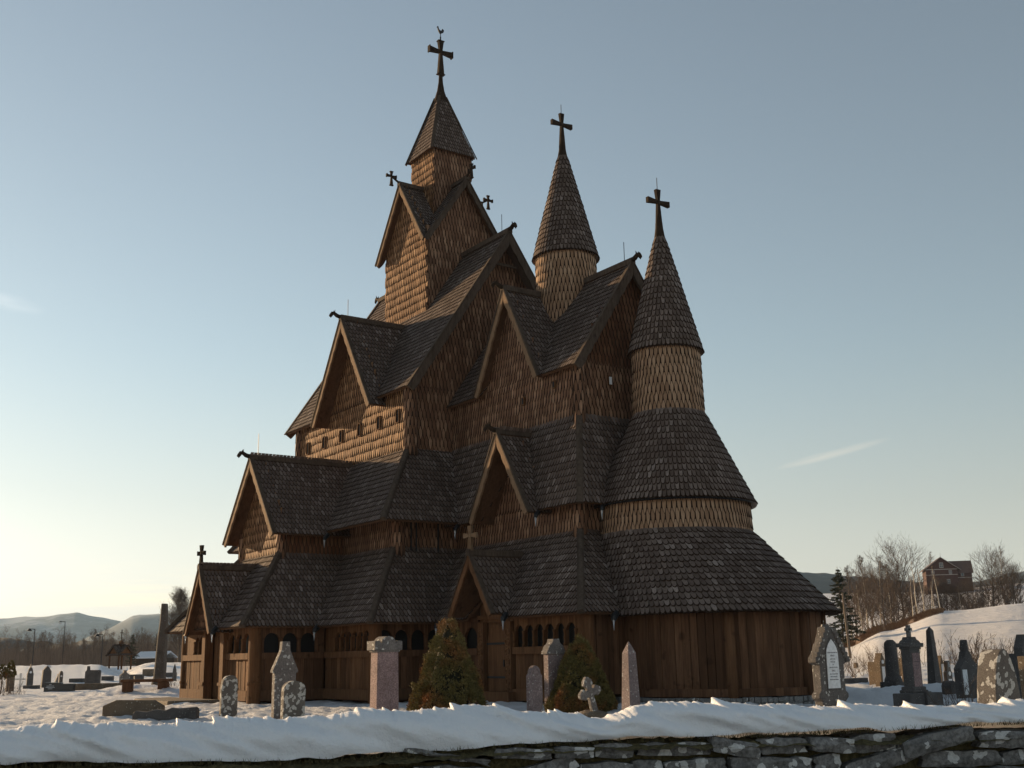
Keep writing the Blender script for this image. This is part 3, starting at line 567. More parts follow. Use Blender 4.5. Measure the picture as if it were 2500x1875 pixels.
def ground(r, d):
    if d < 1: d = 1
    px = 1250+2869*r/d; z = 0
    i = 0
    while i < len(AX)-2 and px > AX[i+1]: i += 1
    f = min(1, max(0, (px-AX[i])/(AX[i+1]-AX[i]))); f = f*f*(3-2*f)
    z = interp(PROF[AX[i]], d)*(1-f)+interp(PROF[AX[i+1]], d)*f
    z += .5*smooth(13, 9.5, d)
    if d < 8.35+(r+8.5)*.1417+.75: z = -.8
    p = V((r, d, 0))
    am = .075*(1-.65*smooth(48, 66, d))+.02*smooth(20, 10, d)
    z += am*noise.noise(p*1.3)+.9*am*noise.noise(p*2.7)+.4*am*noise.noise(p*7)*smooth(60, 30, d)+(.12*noise.noise(p*.16) if d > 14 else 0)*smooth(14, 30, d)
    # low heaps of cleared snow in the yard
    for (hr, hd, wr_, wd, hh) in ((-17.3, 53.5, 2.2, 1.3, .42), (-14.5, 52, 1.6, .9, .3), (9.5, 33, 2.0, 1.0, .25), (12.5, 36, 1.6, 1.4, .3)):
        z += hh*math.exp(-((r-hr)/wr_)**2-((d-hd)/wd)**2)*(1+.3*noise.noise(p*2.1))
    # cleared bank broken where the path passes the well house
    if 88 < d < 125 and px < 560:
        gap = math.exp(-((px-285)/35)**2); z -= .75*gap*smooth(88, 98, d)
        z += .12*noise.noise(V((r*.5, d*.3, 3)))+.06*noise.noise(V((r*1.7, d, 1)))
    return z
def gp(r, d, dz=0.): return rd(r, d, ground(r, d)+dz)
def base_at(x, d, dz=0.):
    q = at(x, 1605, d); r, _ = to_rd(q); return gp(r, d, dz)
mb = MB()
ds = []; d = 9.4
while d < 460: ds.append(d); d *= 1.0085 if d < 60 else 1.018
angs = [-1.2+.06*k for k in range(13)]+[-.475+.95*k/330 for k in range(331)]+[.5+.06*k for k in range(13)]
for d in ds:
    for a in angs: mb.v.append(tuple(gp(a*d, d)))
n = len(angs)
for i in range(len(ds)-1):
    for k in range(n-1):
        dd = ds[i]; rr = (angs[k]+angs[k+1])/2*dd
        mb.f.append((i*n+k, i*n+k+1, (i+1)*n+k+1, (i+1)*n+k)); mb.mi.append(1 if (dd > 57 and rr > 5) else 0)
g_ = mb.build('snow_ground', ['snow', 'far_snow'], smooth=True); g_['kind'] = 'structure'
mb = MB()
def far(a, d): return rd(a*d, d, 0)
for k in range(n-1):
    a, b = angs[k], angs[k+1]
    z0, z1 = ground(a*455, 455)-.2, ground(b*455, 455)-.2
    mb.q([rd(a*455, 455, z0), rd(b*455, 455, z1), rd(b*9000, 9000, 5), rd(a*9000, 9000, 5)])
o = mb.build('snow_plain', 'far_snow'); o['kind'] = 'structure'
mb = MB(); N = 40                                                # lane outside the wall, where the photographer stands
for i in range(26):
    for k in range(61):
        r, d = -24+k*.8, -14+i*.9
        z = -.38+.05*noise.noise(V((r*.6, d*.6, 0)))+.92*math.exp(-((r-4.9)/1.3)**2-((d-9.0)/1.2)**2)
        mb.v.append(tuple(rd(r, d, z)))
for i in range(25):
    for k in range(60): mb.f.append((i*61+k, i*61+k+1, (i+1)*61+k+1, (i+1)*61+k)); mb.mi.append(0)
o = mb.build('snowy_lane', 'snow', smooth=True); o['kind'] = 'structure'
# ------------------------------------------------------------------ churchyard wall with its cap of snow
wall = empty('stone_wall', rd(0, 9.6, 0), 'lichened dry stone wall with dark moss in the joints along the foreground', 'wall')
W0 = V((-8.5, 8.35)); W1 = V((9.5, 10.9))                         # (r, d) ends of the wall face
wd_ = (W1-W0); WL = wd_.length; wd_.normalize(); wn2 = V((wd_.y, -wd_.x))   # towards the camera
def wp(s, o, z):
    q = W0+wd_*s+wn2*o; return rd(q.x, q.y, z)-wall.location
def wtop(s): return interp([(0, .58), (4, .60), (7.0, .56), (8.5, .63), (11, .66), (13, .70), (18.3, .78)], s)
WD = RH*wd_.x+DH*wd_.y; WN = RH*wn2.x+DH*wn2.y
mb = MB(); r3 = random.Random(11)
def rock(c, L, D, H, tilt):
    ax = (WD*cos(tilt)+UP*sin(tilt)); az = ax.cross(WN); az = az if az.z > 0 else -az
    pts = []; nx, nz = max(4, int(L/.045)), 4; seed = V((r3.random()*50, r3.random()*50, 0))
    prof = []
    for i in range(nx+1):
        f = i/nx-.5; prof.append(f*L)
    grid = []
    for i, x in enumerate(prof):
        e = 1-.16*abs(2*(i/nx-.5))**6
        for k in range(nz+1):
            g = k/nz-.5; zz = g*H*e+.018*noise.noise(V((x*6, g*2, 0))+seed)+.007*noise.noise(V((x*25, g*5, 0))+seed)
            yy = D/2-(.014 if k in (0, nz) or i in (0, nx) else 0)+.03*noise.noise(V((x*5, g*2, 5))+seed)+.012*noise.noise(V((x*22, g*6, 5))+seed)
            xx = x+.03*noise.noise(V((g*4, x*.5, 9))+seed)*(1 if i in (0, nx) else .2)
            grid.append(c+ax*xx+WN*yy+az*zz)
    m_ = len(grid); back = [p-WN*D for p in grid]; fs = []
    def idx(i, k): return i*(nz+1)+k
    for i in range(nx):
        for k in range(nz): fs.append((idx(i, k), idx(i+1, k), idx(i+1, k+1), idx(i, k+1)))
        fs.append((idx(i, nz), idx(i+1, nz), m_+idx(i+1, nz), m_+idx(i, nz))); fs.append((m_+idx(i, 0), m_+idx(i+1, 0), idx(i+1, 0), idx(i, 0)))
    for k in range(nz):
        fs.append((m_+idx(0, k), idx(0, k), idx(0, k+1), m_+idx(0, k+1))); fs.append((idx(nx, k), m_+idx(nx, k), m_+idx(nx, k+1), idx(nx, k+1)))
    mb.raw(grid+back, fs)
z = -.35; row = 0; lv = []
while z < .8:
    H = r3.choice((.06, .09, .13, .17))*r3.uniform(.85, 1.15); s = -.5+r3.random()*.4
    while s < WL+.5:
        L = r3.uniform(.2, .75)*(1 if H > .1 else 1.15); top = wtop(s+L/2)-.02
        zz = z+H/2
        if zz < top-.02:
            hh = min(H, (top-zz)*2)*r3.uniform(.78, .97)
            rock(wp(s+L/2, r3.uniform(-.28, -.19), zz), L*r3.uniform(.9, .98), .5, hh, r3.uniform(-.07, .09)+(r3.choice((-.16, .2)) if r3.random() < .14 else 0))
        s += L
    z += H; row += 1
rocks = mb.build('rocks', 'wall_stone', wall)
mb = MB(); N = 60
mb.prism([wp(-1, -.12, -.5), wp(WL+1, -.12, -.5), wp(WL+1, -.12, wtop(WL)-.05), wp(7, -.12, wtop(7)-.06), wp(-1, -.12, wtop(0)-.05)], -WN*.5); mb.build('earth_core', 'moss', wall)
# mossy turf between the stones and the snow
mb = MB(); NS = 420
for i in range(NS+1):
    s = -1+(WL+2)*i/NS; t0 = wtop(s)
    for k in range(7):
        f = k/6; o_ = .06-.5*f+.03*noise.noise(V((s*3, f*2, 1))); zz = t0-.06-.07*smooth(9, 13, s)-.03*smooth(3, 1, s)+.05*sin(min(1, f*2.2)*pi/2)+.025*noise.noise(V((s*5, f*4, 7)))+.02*noise.noise(V((s*17, f*9, 2)))
        mb.v.append(tuple(wp(s, o_, zz)))
for i in range(NS):
    for k in range(6): mb.f.append((i*7+k, (i+1)*7+k, (i+1)*7+k+1, i*7+k+1)); mb.mi.append(0)
r4 = random.Random(5)
for i in range(2600):
    s = r4.uniform(0, WL); o_ = r4.uniform(-.1, .06); p = wp(s, o_, wtop(s)-.01); h_ = r4.uniform(.02, .055); lean = WD*r4.uniform(-.03, .03)+WN*r4.uniform(-.01, .03)
    mb.q([p-WD*.003, p+WD*.003, p+lean+UP*h_])
mb.build('moss', 'moss', wall)
# snow cap: a wind-carved, overhanging crest
mb = MB(); NS, NK = 1500, 26; teeth = []
r5 = random.Random(21)
for i in range(120):
    teeth.append((r5.uniform(-.5, WL+.5), r5.choice((.01, .015, .02, .03, .04, .055, .075))*r5.uniform(.5, 1.1), r5.uniform(.08, .5)))
def crest(s):
    z = interp([(0, .86), (2.2, .78), (4.0, .81), (4.8, .845), (5.8, .85), (7.0, .865), (7.7, .90), (8.3, .92), (8.8, .86), (9.25, .78), (9.65, .905), (10.6, .875), (12.3, .825), (13.3, .84), (14.6, .845), (16, .91), (18.3, .98)], s)
    z += .025*noise.noise(V((s*1.1, 0, 0)))+.016*noise.noise(V((s*4.1, 3, 0)))+.012*noise.noise(V((s*11, 5, 0)))+.009*noise.noise(V((s*31, 5, 0)))+.006*noise.noise(V((s*70, 5, 0)))
    t = 0
    for ts, th, tl in teeth:
        q = s-ts
        if -.05 < q < tl: t = max(t, th*((1+q/.05)**.7 if q < 0 else (1-q/tl)**2.2*(.85+.15*cos(q*60))))
    return z, t
for i in range(NS+1):
    s = -1+(WL+2)*i/NS; zc, tt = crest(s); t0 = wtop(s); H = zc-t0
    ov = .05+.05*noise.noise(V((s*.9, 8, 0)))
    lowv = .045*noise.noise(V((s*1.3, 2, 2)))+.02*noise.noise(V((s*5, 2, 4)))
    sheer = -tt*1.5
    for k in range(NK):
        f = k/(NK-1)
        if f < .62:                       # front face, bottom to crest
            g = f/.62; o_ = -.02+ov*sin(g*pi*.75)-.34*g**2.2+.03*noise.noise(V((s*1.6, g*2.2, 11)))+.012*noise.noise(V((s*6+g*2.2, g*4, 3)))
            zz = t0+.015+lowv*(1-g)+(H-lowv*.0)*(1-(1-g)**1.55)
            edge = max(0, (g-.6)/.4)**2
            zz += tt*edge; sh = sheer*edge
            gro = .12*(.3+.9*g)*noise.noise(V(((s+.75*g)*2.3, g*.8, 17)))+.045*noise.noise(V(((s+.9*g)*5.5, g*1.2, 23))); o_ += gro*max(0, sin(min(1, g*1.1)*pi))**.7; zz += .25*gro*g; o_ += .018*g*noise.noise(V((s*14+g*9, g*7, 31)))+.01*g*noise.noise(V((s*37, g*18, 41)))
        else:                             # back slope into the yard
            g = (f-.62)/.38; o_ = -.36-1.9*g**1.3; zz = zc+tt*max(0, 1-g*9)-(zc-.42)*smooth(0.02, 1, g)+.03*noise.noise(V((s*1.4, g*4, 5)))*min(1, g*4); sh = sheer*max(0, 1-g*9)
        mb.v.append(tuple(wp(s+sh, o_, zz)))
for i in range(NS):
    for k in range(NK-1): mb.f.append((i*NK+k, (i+1)*NK+k, (i+1)*NK+k+1, i*NK+k+1)); mb.mi.append(0)
for i in range(2600):
    s = r5.uniform(0, WL); zc, tt = crest(s); u = r5.random()**1.5; rr = r5.uniform(.004, .013); c = wp(s, -.34+.18*u, zc-.06*u+rr*.3)
    mb.raw([c+WD*rr*r5.uniform(.6, 1.8), c-WD*rr*1.2, c+WN*rr, c-WN*rr, c+UP*rr*r5.uniform(.7, 1.6), c-UP*rr], [(0, 2, 4), (2, 1, 4), (1, 3, 4), (3, 0, 4), (2, 0, 5), (1, 2, 5), (3, 1, 5), (0, 3, 5)])
o = mb.build('snow_bank', 'bank_snow', smooth=True); o.location = wall.location; tag(o, 'long wind-carved ridge of snow lying on top of the stone wall', 'snow bank')
# ================================================================== HILLS
def hill(name, prof, d, depth, mat, amp, nsc, seg=260, rows=26, base=-5):
    """ridge seen from the churchyard; prof = [(photo px, metres)]"""
    mb = MB(); x0, x1 = prof[0][0], prof[-1][0]
    for i in range(seg+1):
        x = x0+(x1-x0)*i/seg; a = (x-1250)/2869; h = interp(prof, x)
        for k in range(rows+1):
            f = k/rows; dd = d-depth*.55+depth*f; g = sin(pi*min(1, f*.9+.0)) if f < .55 else sin(pi*min(1, f*.9))
            g = smooth(0, .58, f)*(1-smooth(.62, 1.05, f)); p = V((a*dd, dd, 0))
            z = base+(h-base)*g+amp*g*(noise.noise(p*nsc)+.5*noise.noise(p*nsc*2.3)+.3*noise.noise(p*nsc*5))
            mb.v.append(tuple(rd(a*dd, dd, z)))
    for i in range(seg):
        for k in range(rows): q = rows+1; mb.f.append((i*q+k, (i+1)*q+k, (i+1)*q+k+1, i*q+k+1)); mb.mi.append(0)
    o = mb.build(name, mat, smooth=True); o['kind'] = 'structure'; return o
def hz(x, y, d): return CAM.z+((1605-(x-1250)*.0184)-y)/2869*d
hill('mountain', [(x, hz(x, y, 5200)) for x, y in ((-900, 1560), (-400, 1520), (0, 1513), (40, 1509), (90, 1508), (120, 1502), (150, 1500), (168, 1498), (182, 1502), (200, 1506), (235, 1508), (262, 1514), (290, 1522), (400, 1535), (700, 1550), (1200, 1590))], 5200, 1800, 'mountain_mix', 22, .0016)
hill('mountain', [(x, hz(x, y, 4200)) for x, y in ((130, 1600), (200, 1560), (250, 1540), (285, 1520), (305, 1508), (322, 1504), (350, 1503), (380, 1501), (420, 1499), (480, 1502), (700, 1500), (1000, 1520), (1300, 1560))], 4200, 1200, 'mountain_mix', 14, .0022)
hill('forested_hill', [(x, hz(x, y, 1400)) for x, y in ((1300, 1500), (1700, 1400), (1900, 1394), (1940, 1397), (1990, 1400), (2040, 1405), (2100, 1413), (2180, 1420), (2300, 1428), (2420, 1420), (2480, 1402), (2560, 1390), (2900, 1380))], 1400, 500, 'hill_forest', 3.5, .02, 400, 30)
hill('snow_hill', [(x, hz(x, y, 800)) for x, y in ((-600, 1570), (0, 1568), (200, 1572), (400, 1570), (800, 1580))], 800, 300, 'hill_forest', 4, .03, 160, 20)
# ================================================================== TREES
def tree_mesh(seed, H, r0, levels=3, kind='birch', spread=.5, twigs=1., nmain=26, first=.22):
    """bare tree grown as tapering tubes; returns (trunk MB, crown MB)"""
    R = random.Random(seed); T = MB(); Cc = MB()
    def strip(mb_, pts, w):
        for a, b in zip(pts, pts[1:]):
            t = (b-a); x = t.cross(V((R.uniform(-1, 1), R.uniform(-1, 1), .3))); x = x.normalized()*w if x.length > 1e-6 else V((w, 0, 0)); mb_.q([a-x, a+x, b+x*.7, b-x*.7])
    def grow(p, d, L, r, lev):
        n = 5 if lev == 0 else 4; pts = [p]; q = p.copy(); dd = d.copy()
        for i in range(n):
            dd = (dd+V((R.uniform(-1, 1), R.uniform(-1, 1), R.uniform(-.5, 1)))*.16+UP*(.05 if kind == 'birch' else .02)).normalized(); q = q+dd*(L/n); pts.append(q.copy())
        if lev < 2 and r > .012: Cc.tube(pts, [r*(1-.75*i/n) for i in range(n+1)], 4, False)
        else: strip(Cc, pts, max(r, .0115*H/14))
        if lev >= levels: 
            return
        cnt = {0: 6, 1: 5, 2: 4}.get(lev, 3); cnt = int(cnt*twigs+.5)
        for k in range(cnt):
            f = R.uniform(.25, 1); i = min(n-1, int(f*n)); o = pts[i].lerp(pts[i+1], f*n-i); t = (pts[i+1]-pts[i]).normalized()
            s = V((R.uniform(-1, 1), R.uniform(-1, 1), R.uniform(-.3, .8))).normalized(); nd = (t*.75+s*.75).normalized()
            grow(o, nd, L*R.uniform(.4, .65), r*.45, lev+1)
    n = 9; pts = []; q = V((0, 0, -.15)); dd = V((R.uniform(-.06, .06), R.uniform(-.06, .06), 1)).normalized()
    for i in range(n+1):
        pts.append(q.copy()); q = q+dd*(H/n); dd = (dd+V((R.uniform(-1, 1), R.uniform(-1, 1), .6))*.06).normalized()
    T.tube(pts, [r0*(1-.93*i/n)+.008 for i in range(n+1)], 7)
    for k in range(nmain):
        f = first+(1-first)*(k+R.random())/nmain; i = min(n-1, int(f*n)); o = pts[i].lerp(pts[i+1], f*n-i); az = R.uniform(0, 2*pi)
        el = {'birch': .75+.5*f, 'round': .35+.7*f, 'shrub': .8}[kind]
        env = {'birch': spread*(1.05-f)**.7*(.55+.6*min(1, f*2.2)), 'round': spread*(1.15-f)**.5, 'shrub': spread}[kind]
        d = V((cos(az)*cos(el), sin(az)*cos(el), sin(el)*1.0)); grow(o, d, H*env*R.uniform(.7, 1.15), max(.008, r0*(1-.8*f)*.42), 0)
    return T, Cc
def mk_tree(name, seed, H, r0, label, cat, bark='bark', twig='twig', **k):
    T, Cc = tree_mesh(seed, H, r0, **k); e = empty(name, (0, 0, 0), label, cat)
    T.build('trunk', bark, e, smooth=True); Cc.build('crown', twig, e); return e
def dup(root, loc, rz=0., sc_=1., label=None, group=None):
    r = root.copy(); COL.objects.link(r); r.location = loc; r.rotation_euler = (0, 0, rz); r.scale = (sc_,)*3 if not isinstance(sc_, tuple) else sc_
    if label: r['label'] = label
    if group: r['group'] = group
    for ch in list(root.children):
        c = ch.copy(); COL.objects.link(c); c.parent = r
        for g in ch.children: h = g.copy(); COL.objects.link(h); h.parent = c
    return r
def put(o, loc, rz=0., s=1., label=None, group=None):
    o.location = loc; o.rotation_euler = (0, 0, rz); o.scale = (s,)*3
    if label: o['label'] = label
    if group: o['group'] = group
    return o
R6 = random.Random(40)
BG = 'bare trees on the slope below the red barn'
PB = mk_tree('birch_tree', 1, 14, .19, '', 'tree', 'birch_bark', 'twig', kind='birch', spread=.32, nmain=26, first=.3, twigs=1.45, levels=2)
PB2 = mk_tree('birch_tree', 2, 14, .16, '', 'tree', 'birch_bark', 'twig', kind='birch', spread=.28, nmain=22, first=.36, twigs=1.4, levels=2)
PR = mk_tree('bare_tree', 3, 12, .27, '', 'tree', 'bark', 'twig', kind='round', spread=.55, nmain=24, first=.25, twigs=1.6, levels=2)
PS = mk_tree('birch_tree', 4, 14, .17, '', 'tree', 'birch_bark', 'twig_warm', kind='birch', spread=.17, nmain=12, first=.5, twigs=.7)
def shrub_mesh(seed, H, stems, spread, lean=.5, twigs=1.):
    R = random.Random(seed); Cc = MB()
    for k in range(stems):
        az = R.uniform(0, 2*pi); el = R.uniform(.75, 1.45); d = V((cos(az)*cos(el), sin(az)*cos(el), sin(el))); p = V((R.uniform(-.5, .5)*spread, R.uniform(-.5, .5)*spread, -.1)); L = H*R.uniform(.6, 1.1); pts = [p]
        for i in range(5): d = (d+V((R.uniform(-1, 1), R.uniform(-1, 1), .4))*.13).normalized(); p = p+d*L/5; pts.append(p)
        Cc.tube(pts, [H*.012*(1-.15*i) for i in range(6)], 4, False)
        for j in range(int(9*twigs)):
            f = R.uniform(.25, 1); i = min(4, int(f*5)); o = pts[i].lerp(pts[i+1], f*5-i); s = V((R.uniform(-1, 1), R.uniform(-1, 1), R.uniform(0, 1))).normalized(); nd = (d+s).normalized(); a = o
            for q in range(3):
                b_ = a+nd*L*.09*R.uniform(.7, 1.3); x = nd.cross(V((R.uniform(-1, 1), R.uniform(-1, 1), .1))).normalized()*H*.0035; Cc.q([a-x, a+x, b_+x*.6, b_-x*.6])
                nd2 = (nd+V((R.uniform(-1, 1), R.uniform(-1, 1), R.uniform(-.2, .8)))*.5).normalized(); c_ = a+nd2*L*.08; Cc.q([a-x*.8, a+x*.8, c_]); a = b_; nd = (nd+V((R.uniform(-1, 1), R.uniform(-1, 1), R.uniform(-.3, .6)))*.3).normalized()
    return Cc
def tall(x, d, ytop, H0=14):
    H0 *= 1.07
    b = base_at(x, d); return b, (hz(x, ytop, d)-b.z)/H0
first_ = {}
def place(proto, x, d, ytop, H0, label, group=BG):
    b, s = tall(x, d, ytop, H0); rz = R6.uniform(0, 6)
    if id(proto) not in first_: first_[id(proto)] = 1; return put(proto, b, rz, s, label, group)
    return dup(proto, b, rz, s, label, group)
place(PB, 2085, 128, 1378, 14, 'bare birch right behind the tall spruce, left end of the row below the barn')
place(PB, 2124, 124, 1352, 14, 'tall forked pale birch second from the left in the row below the barn')
place(PB2, 2156, 122, 1354, 14, 'tall narrow birch in the middle gap left of the barn')
place(PR, 2168, 116, 1400, 12, 'low dark trunked tree standing at the front edge of the brown bank')
place(PR, 2218, 126, 1354, 12, 'dark trunked broad tree left of the pale birch stems, before the barn')
for i, (x, yt, dd) in enumerate(((2238, 1400, 128), (2252, 1362, 126), (2264, 1420, 128), (2272, 1380, 126), (2285, 1395, 124), (2296, 1425, 126), (2310, 1372, 127))):
    place(PS, x, dd-17, yt, 14, 'slender pale birch stem in the sunlit clump in front of the red barn', 'pale birch stems before the barn')
place(PB2, 2292, 300, 1346, 14, 'bare tree crown rising behind the left roof of the barn', 'trees beside the barn')
place(PR, 2305, 122, 1430, 12, 'dark spreading tree whose branches cross the lower wall of the barn')
place(PR, 2375, 124, 1432, 12, 'small dark tree right below the barn on the ridge')
place(PR, 2440, 122, 1364, 12, 'large round crowned bare tree right of the barn')
place(PB2, 2468, 290, 1333, 14, 'tall bare tree on the skyline at the far right', 'trees beside the barn')
place(PR, 2478, 124, 1430, 12, 'low spreading tree on the ridge at the right edge')
place(PR, 2200, 124, 1450, 12, 'small bare bush tree just left of the pale birch stems')
place(PR, 2340, 125, 1452, 12, 'small bare bush tree below the right corner of the barn')
for x, d_, yt, pr, h0, lb in ((2350, 121, 1440, PR, 12, 'dark bare tree between the barn wing and the round crowned tree'), (2410, 120, 1425, PB2, 14, 'thin young birch left of the large round crowned tree'), (2425, 126, 1440, PR, 12, 'twisted low tree under the large round crown'), (2185, 121, 1376, PB2, 14, 'slim dark birch just left of the broad tree before the barn'), (2105, 121, 1415, PB2, 14, 'short birch between the two tall pale ones at the left end'), (2498, 121, 1395, PR, 12, 'bare tree cut by the right picture edge on the ridge')): place(pr, x, d_, yt, h0, lb)
for i, (x, yt) in enumerate(((2096, 1440), (2112, 1420), (2140, 1430), (2176, 1440), (2190, 1418), (2228, 1428), (2246, 1440), (2284, 1432), (2322, 1436), (2362, 1425), (2390, 1440), (2455, 1410), (2470, 1390), (2488, 1425))):
    place((PR, PB2)[i % 2], x, R6.uniform(116, 128), yt, (12, 14)[i % 2], 'lower dark bare tree filling the row along the ridge below the barn', 'low bare trees along the ridge')
# thicket at the foot of the row
for i in range(26):
    x = R6.choice((R6.uniform(2075, 2230), R6.uniform(2230, 2500))); 
    if i == 0: sm = shrub_mesh(77, 2.2, 16, .9); o = sm.build('bare_shrub', 'twig'); tag(o, 'knee-high bare shrub at the foot of the trees below the barn', 'shrub', 'shrubs at the foot of the barn row'); ps = o
    else: o = ps.copy(); COL.objects.link(o)
    o.location = base_at(x, R6.uniform(108, 124)); o.rotation_euler.z = R6.uniform(0, 6); o.scale = (R6.uniform(.7, 1.5),)*3
# tall conifer left of the row
def conifer(seed, H, wmax, tiers, mat, dens=1.):
    R = random.Random(seed); T = MB(); Cc = MB(); T.tube([(0, 0, -.2), (.05, 0, H*.5), (0, .03, H)], [H*.016, H*.01, .02], 7)
    for k in range(tiers):
        f = k/tiers; z = H*(.1+.88*f); w = wmax*(1-f)**.8*R.uniform(.65, 1.15)+.12
        for j in range(int(R.choice((4, 5, 6))*dens)):
            az = R.uniform(0, 2*pi); d = V((cos(az), sin(az), R.uniform(-.35, .3))); L = w*R.uniform(.7, 1.1); pts = [V((0, 0, z))+d*(L*i/4)+UP*(.05*L*(i/4)**2*R.uniform(-1, 1.5)) for i in range(5)]
            Cc.tube(pts, [.02, .016, .012, .009, .005], 3, False)
            for q in range(int(40*dens*(.4+L/wmax))):
                t = R.uniform(.2, 1); i = min(3, int(t*4)); o = pts[i].lerp(pts[i+1], t*4-i)+V((R.uniform(-1, 1), R.uniform(-1, 1), R.uniform(-.5, .35)))*(.11+.05*L)
                a = V((R.uniform(-1, 1), R.uniform(-1, 1), R.uniform(-.4, .6))).normalized()*H*.022; b_ = V((R.uniform(-1, 1), R.uniform(-1, 1), R.uniform(-1, 1))).normalized()*H*.008; Cc.q([o-a, o+b_, o+a, o-b_])
    return T, Cc
T, Cc = conifer(8, 10, 2.6, 26, 'pine_needles'); e = empty('conifer_tree', (0, 0, 0), 'tall dark conifer with layered branches behind the corner of the round apse', 'tree'); T.build('trunk', 'bark', e); Cc.build('crown', 'pine_needles', e)
b_ = base_at(2062, 88); put(e, b_, 1., (hz(2050, 1386, 88)-b_.z)/10)
# bare wood behind the far churchyard bank
WG = 'bare trees of the wood behind the far snow bank'
protoW = []
for i in range(5):
    T, Cc = tree_mesh(60+i, 8, .07, kind='birch' if i < 3 else 'round', spread=.3 if i < 3 else .42, nmain=18, first=.12, twigs=.75); 
    Tm = MB(); Tm.raw(T.v, T.f); Tm.raw(Cc.v, Cc.f); o = Tm.build('bare_tree', 'twig_warm' if i % 2 else 'twig'); tag(o, 'leafless tree among the brown wood beyond the snow bank on the left', 'tree', WG); protoW.append(o)
used = set()
for i in range(250):
    x = R6.uniform(-60, 520); dd = R6.uniform(150, 240); k = R6.randrange(5); o = protoW[k]
    if k in used: o = o.copy(); COL.objects.link(o)
    used.add(k)
    yt = 1563+14*noise.noise(V((x*.018, 0, 0)))+R6.uniform(-16, 26)
    if 205 < x < 240 or R6.random() < .05: yt -= R6.uniform(0, 24)
    o.location = rd((x-1250)/2869*dd, dd, .9); o.rotation_euler.z = R6.uniform(0, 6); s = (hz(x, yt, dd)-.9)/8; o.scale = (s*R6.uniform(.9, 1.3), s*R6.uniform(.9, 1.3), s)
mb = MB(); R7 = random.Random(9)
for i in range(16000):
    dd = R7.uniform(140, 250); x = R7.uniform(-150, 600); p = rd((x-1250)/2869*dd, dd, .8); h_ = R7.uniform(.8, 3.2); l = V((R7.uniform(-.5, .5), R7.uniform(-.5, .5), 0))*h_*.4; w = RH*.025
    mb.q([p-w, p+w, p+l+UP*h_+w*.4, p+l+UP*h_-w*.4])
o = mb.build('undergrowth', 'twig_warm'); o['kind'] = 'stuff'
o = mk_tree('birch_tree', 12, 11, .16, 'tall round headed birch beside the tall stone pillar, behind the transept', 'tree', 'bark', 'twig', kind='birch', spread=.46, nmain=60, first=.15, twigs=1.2)
b_ = base_at(436, 130); put(o, b_, 0, (hz(436, 1437, 130)-b_.z)/12.4)
for x, d, yt, lb in ((322, 128, 1548, 'small dark conifer close behind the gabled well house'), (384, 150, 1556, 'dark conifer tip showing behind the tall stone pillar')):
    T, Cc = conifer(20+x, 8, 2.0, 20, 'pine_needles', .9); e = empty('conifer_tree', (0, 0, 0), lb, 'tree'); T.build('trunk', 'bark', e); Cc.build('crown', 'pine_needles', e); b_ = base_at(x, d); put(e, b_, 0, (hz(x, yt, d)-b_.z)/8)
# brown grassy bank along the field edge
mb = MB(); R8 = random.Random(2); bank = MB(); cols = []
for i in range(61):
    x = 2030+(2290-2030)*i/60; row_ = []
    dmax = 100; dn = 100-(9*(1-smooth(2050, 2380, x))+3)
    for k in range(7):
        d = dn+(101-dn)*k/6; r = (x-1250)/2869*d; row_.append(gp(r, d, .06 if 0 < k else -.05))
    cols.append(row_)
for i in range(60):
    for k in range(6): bank.q([cols[i][k], cols[i+1][k], cols[i+1][k+1], cols[i][k+1]])
o = bank.build('grass_bank', 'brown_ground', smooth=True); o['kind'] = 'structure'
for i in range(9000):
    x = R8.uniform(2025, 2300); dn = 100-(9*(1-smooth(2050, 2380, x))+2); d = R8.uniform(dn, 101.5)
    if noise.noise(V((x*.03, d*.15, 0))) > .38: continue
    p = gp((x-1250)/2869*d, d, -.03); h_ = R8.uniform(.12, .4); l = (RH*R8.uniform(-1, 1)+DH*R8.uniform(-.5, .5))*h_*.8; w = RH*.025; mb.q([p-w, p+w, p+l+UP*h_])
o = mb.build('dry_grass', 'dry_grass'); o['kind'] = 'stuff'
# dwarf spruces before the church: dense cones of small tufts
def dwarf(seed, H, w, nc, side=None):
    R = random.Random(seed); Cc = MB(); core = MB()
    core.lathe((0, 0, 0), [(w*.38, .0), (w*.47, H*.12), (w*.42, H*.3), (w*.28, H*.55), (w*.1, H*.82), (.02, H*.9)], 14); clumps = []
    for k in range(nc):
        f = 1-sqrt(R.random()); az = R.uniform(0, 2*pi); z = H*(.02+.95*f); env = w*((1-f)**.85*.92+.03)*(.62+.38*min(1, f*5+.45))
        rr = env*(1+.28*noise.noise(V((cos(az)*1.8, sin(az)*1.8, f*4+seed)))); clumps.append((V((cos(az)*rr*.9, sin(az)*rr*.9, z)), R.uniform(.07, .13)*H/2.3, V((cos(az), sin(az), .45))))
    if side:
        for k in range(50): q = V(side)+V((R.gauss(0, .1), R.gauss(0, .12), R.uniform(-.5, .2))); clumps.append((q, R.uniform(.06, .1), V((R.uniform(-1, 1), R.uniform(-1, 1), .6))))
    for c, cr_, dn_ in clumps:
        dn_ = dn_.normalized()
        for q in range(60):
            s = V((R.gauss(0, 1), R.gauss(0, 1), R.gauss(0, 1))).normalized(); s = (s+dn_*.7).normalized(); o = c+s*cr_*R.uniform(.45, 1.0)
            a = (s+V((R.uniform(-1, 1), R.uniform(-1, 1), R.uniform(-.5, 1)))*.6).normalized()*.034; x = a.cross(V((R.uniform(-1, 1), R.uniform(-1, 1), R.uniform(-1, 1)))); x = x.normalized()*.011
            Cc.q([o-x, o+x, o+a*1.3+x*.3, o+a*1.3-x*.3])
    return core, Cc
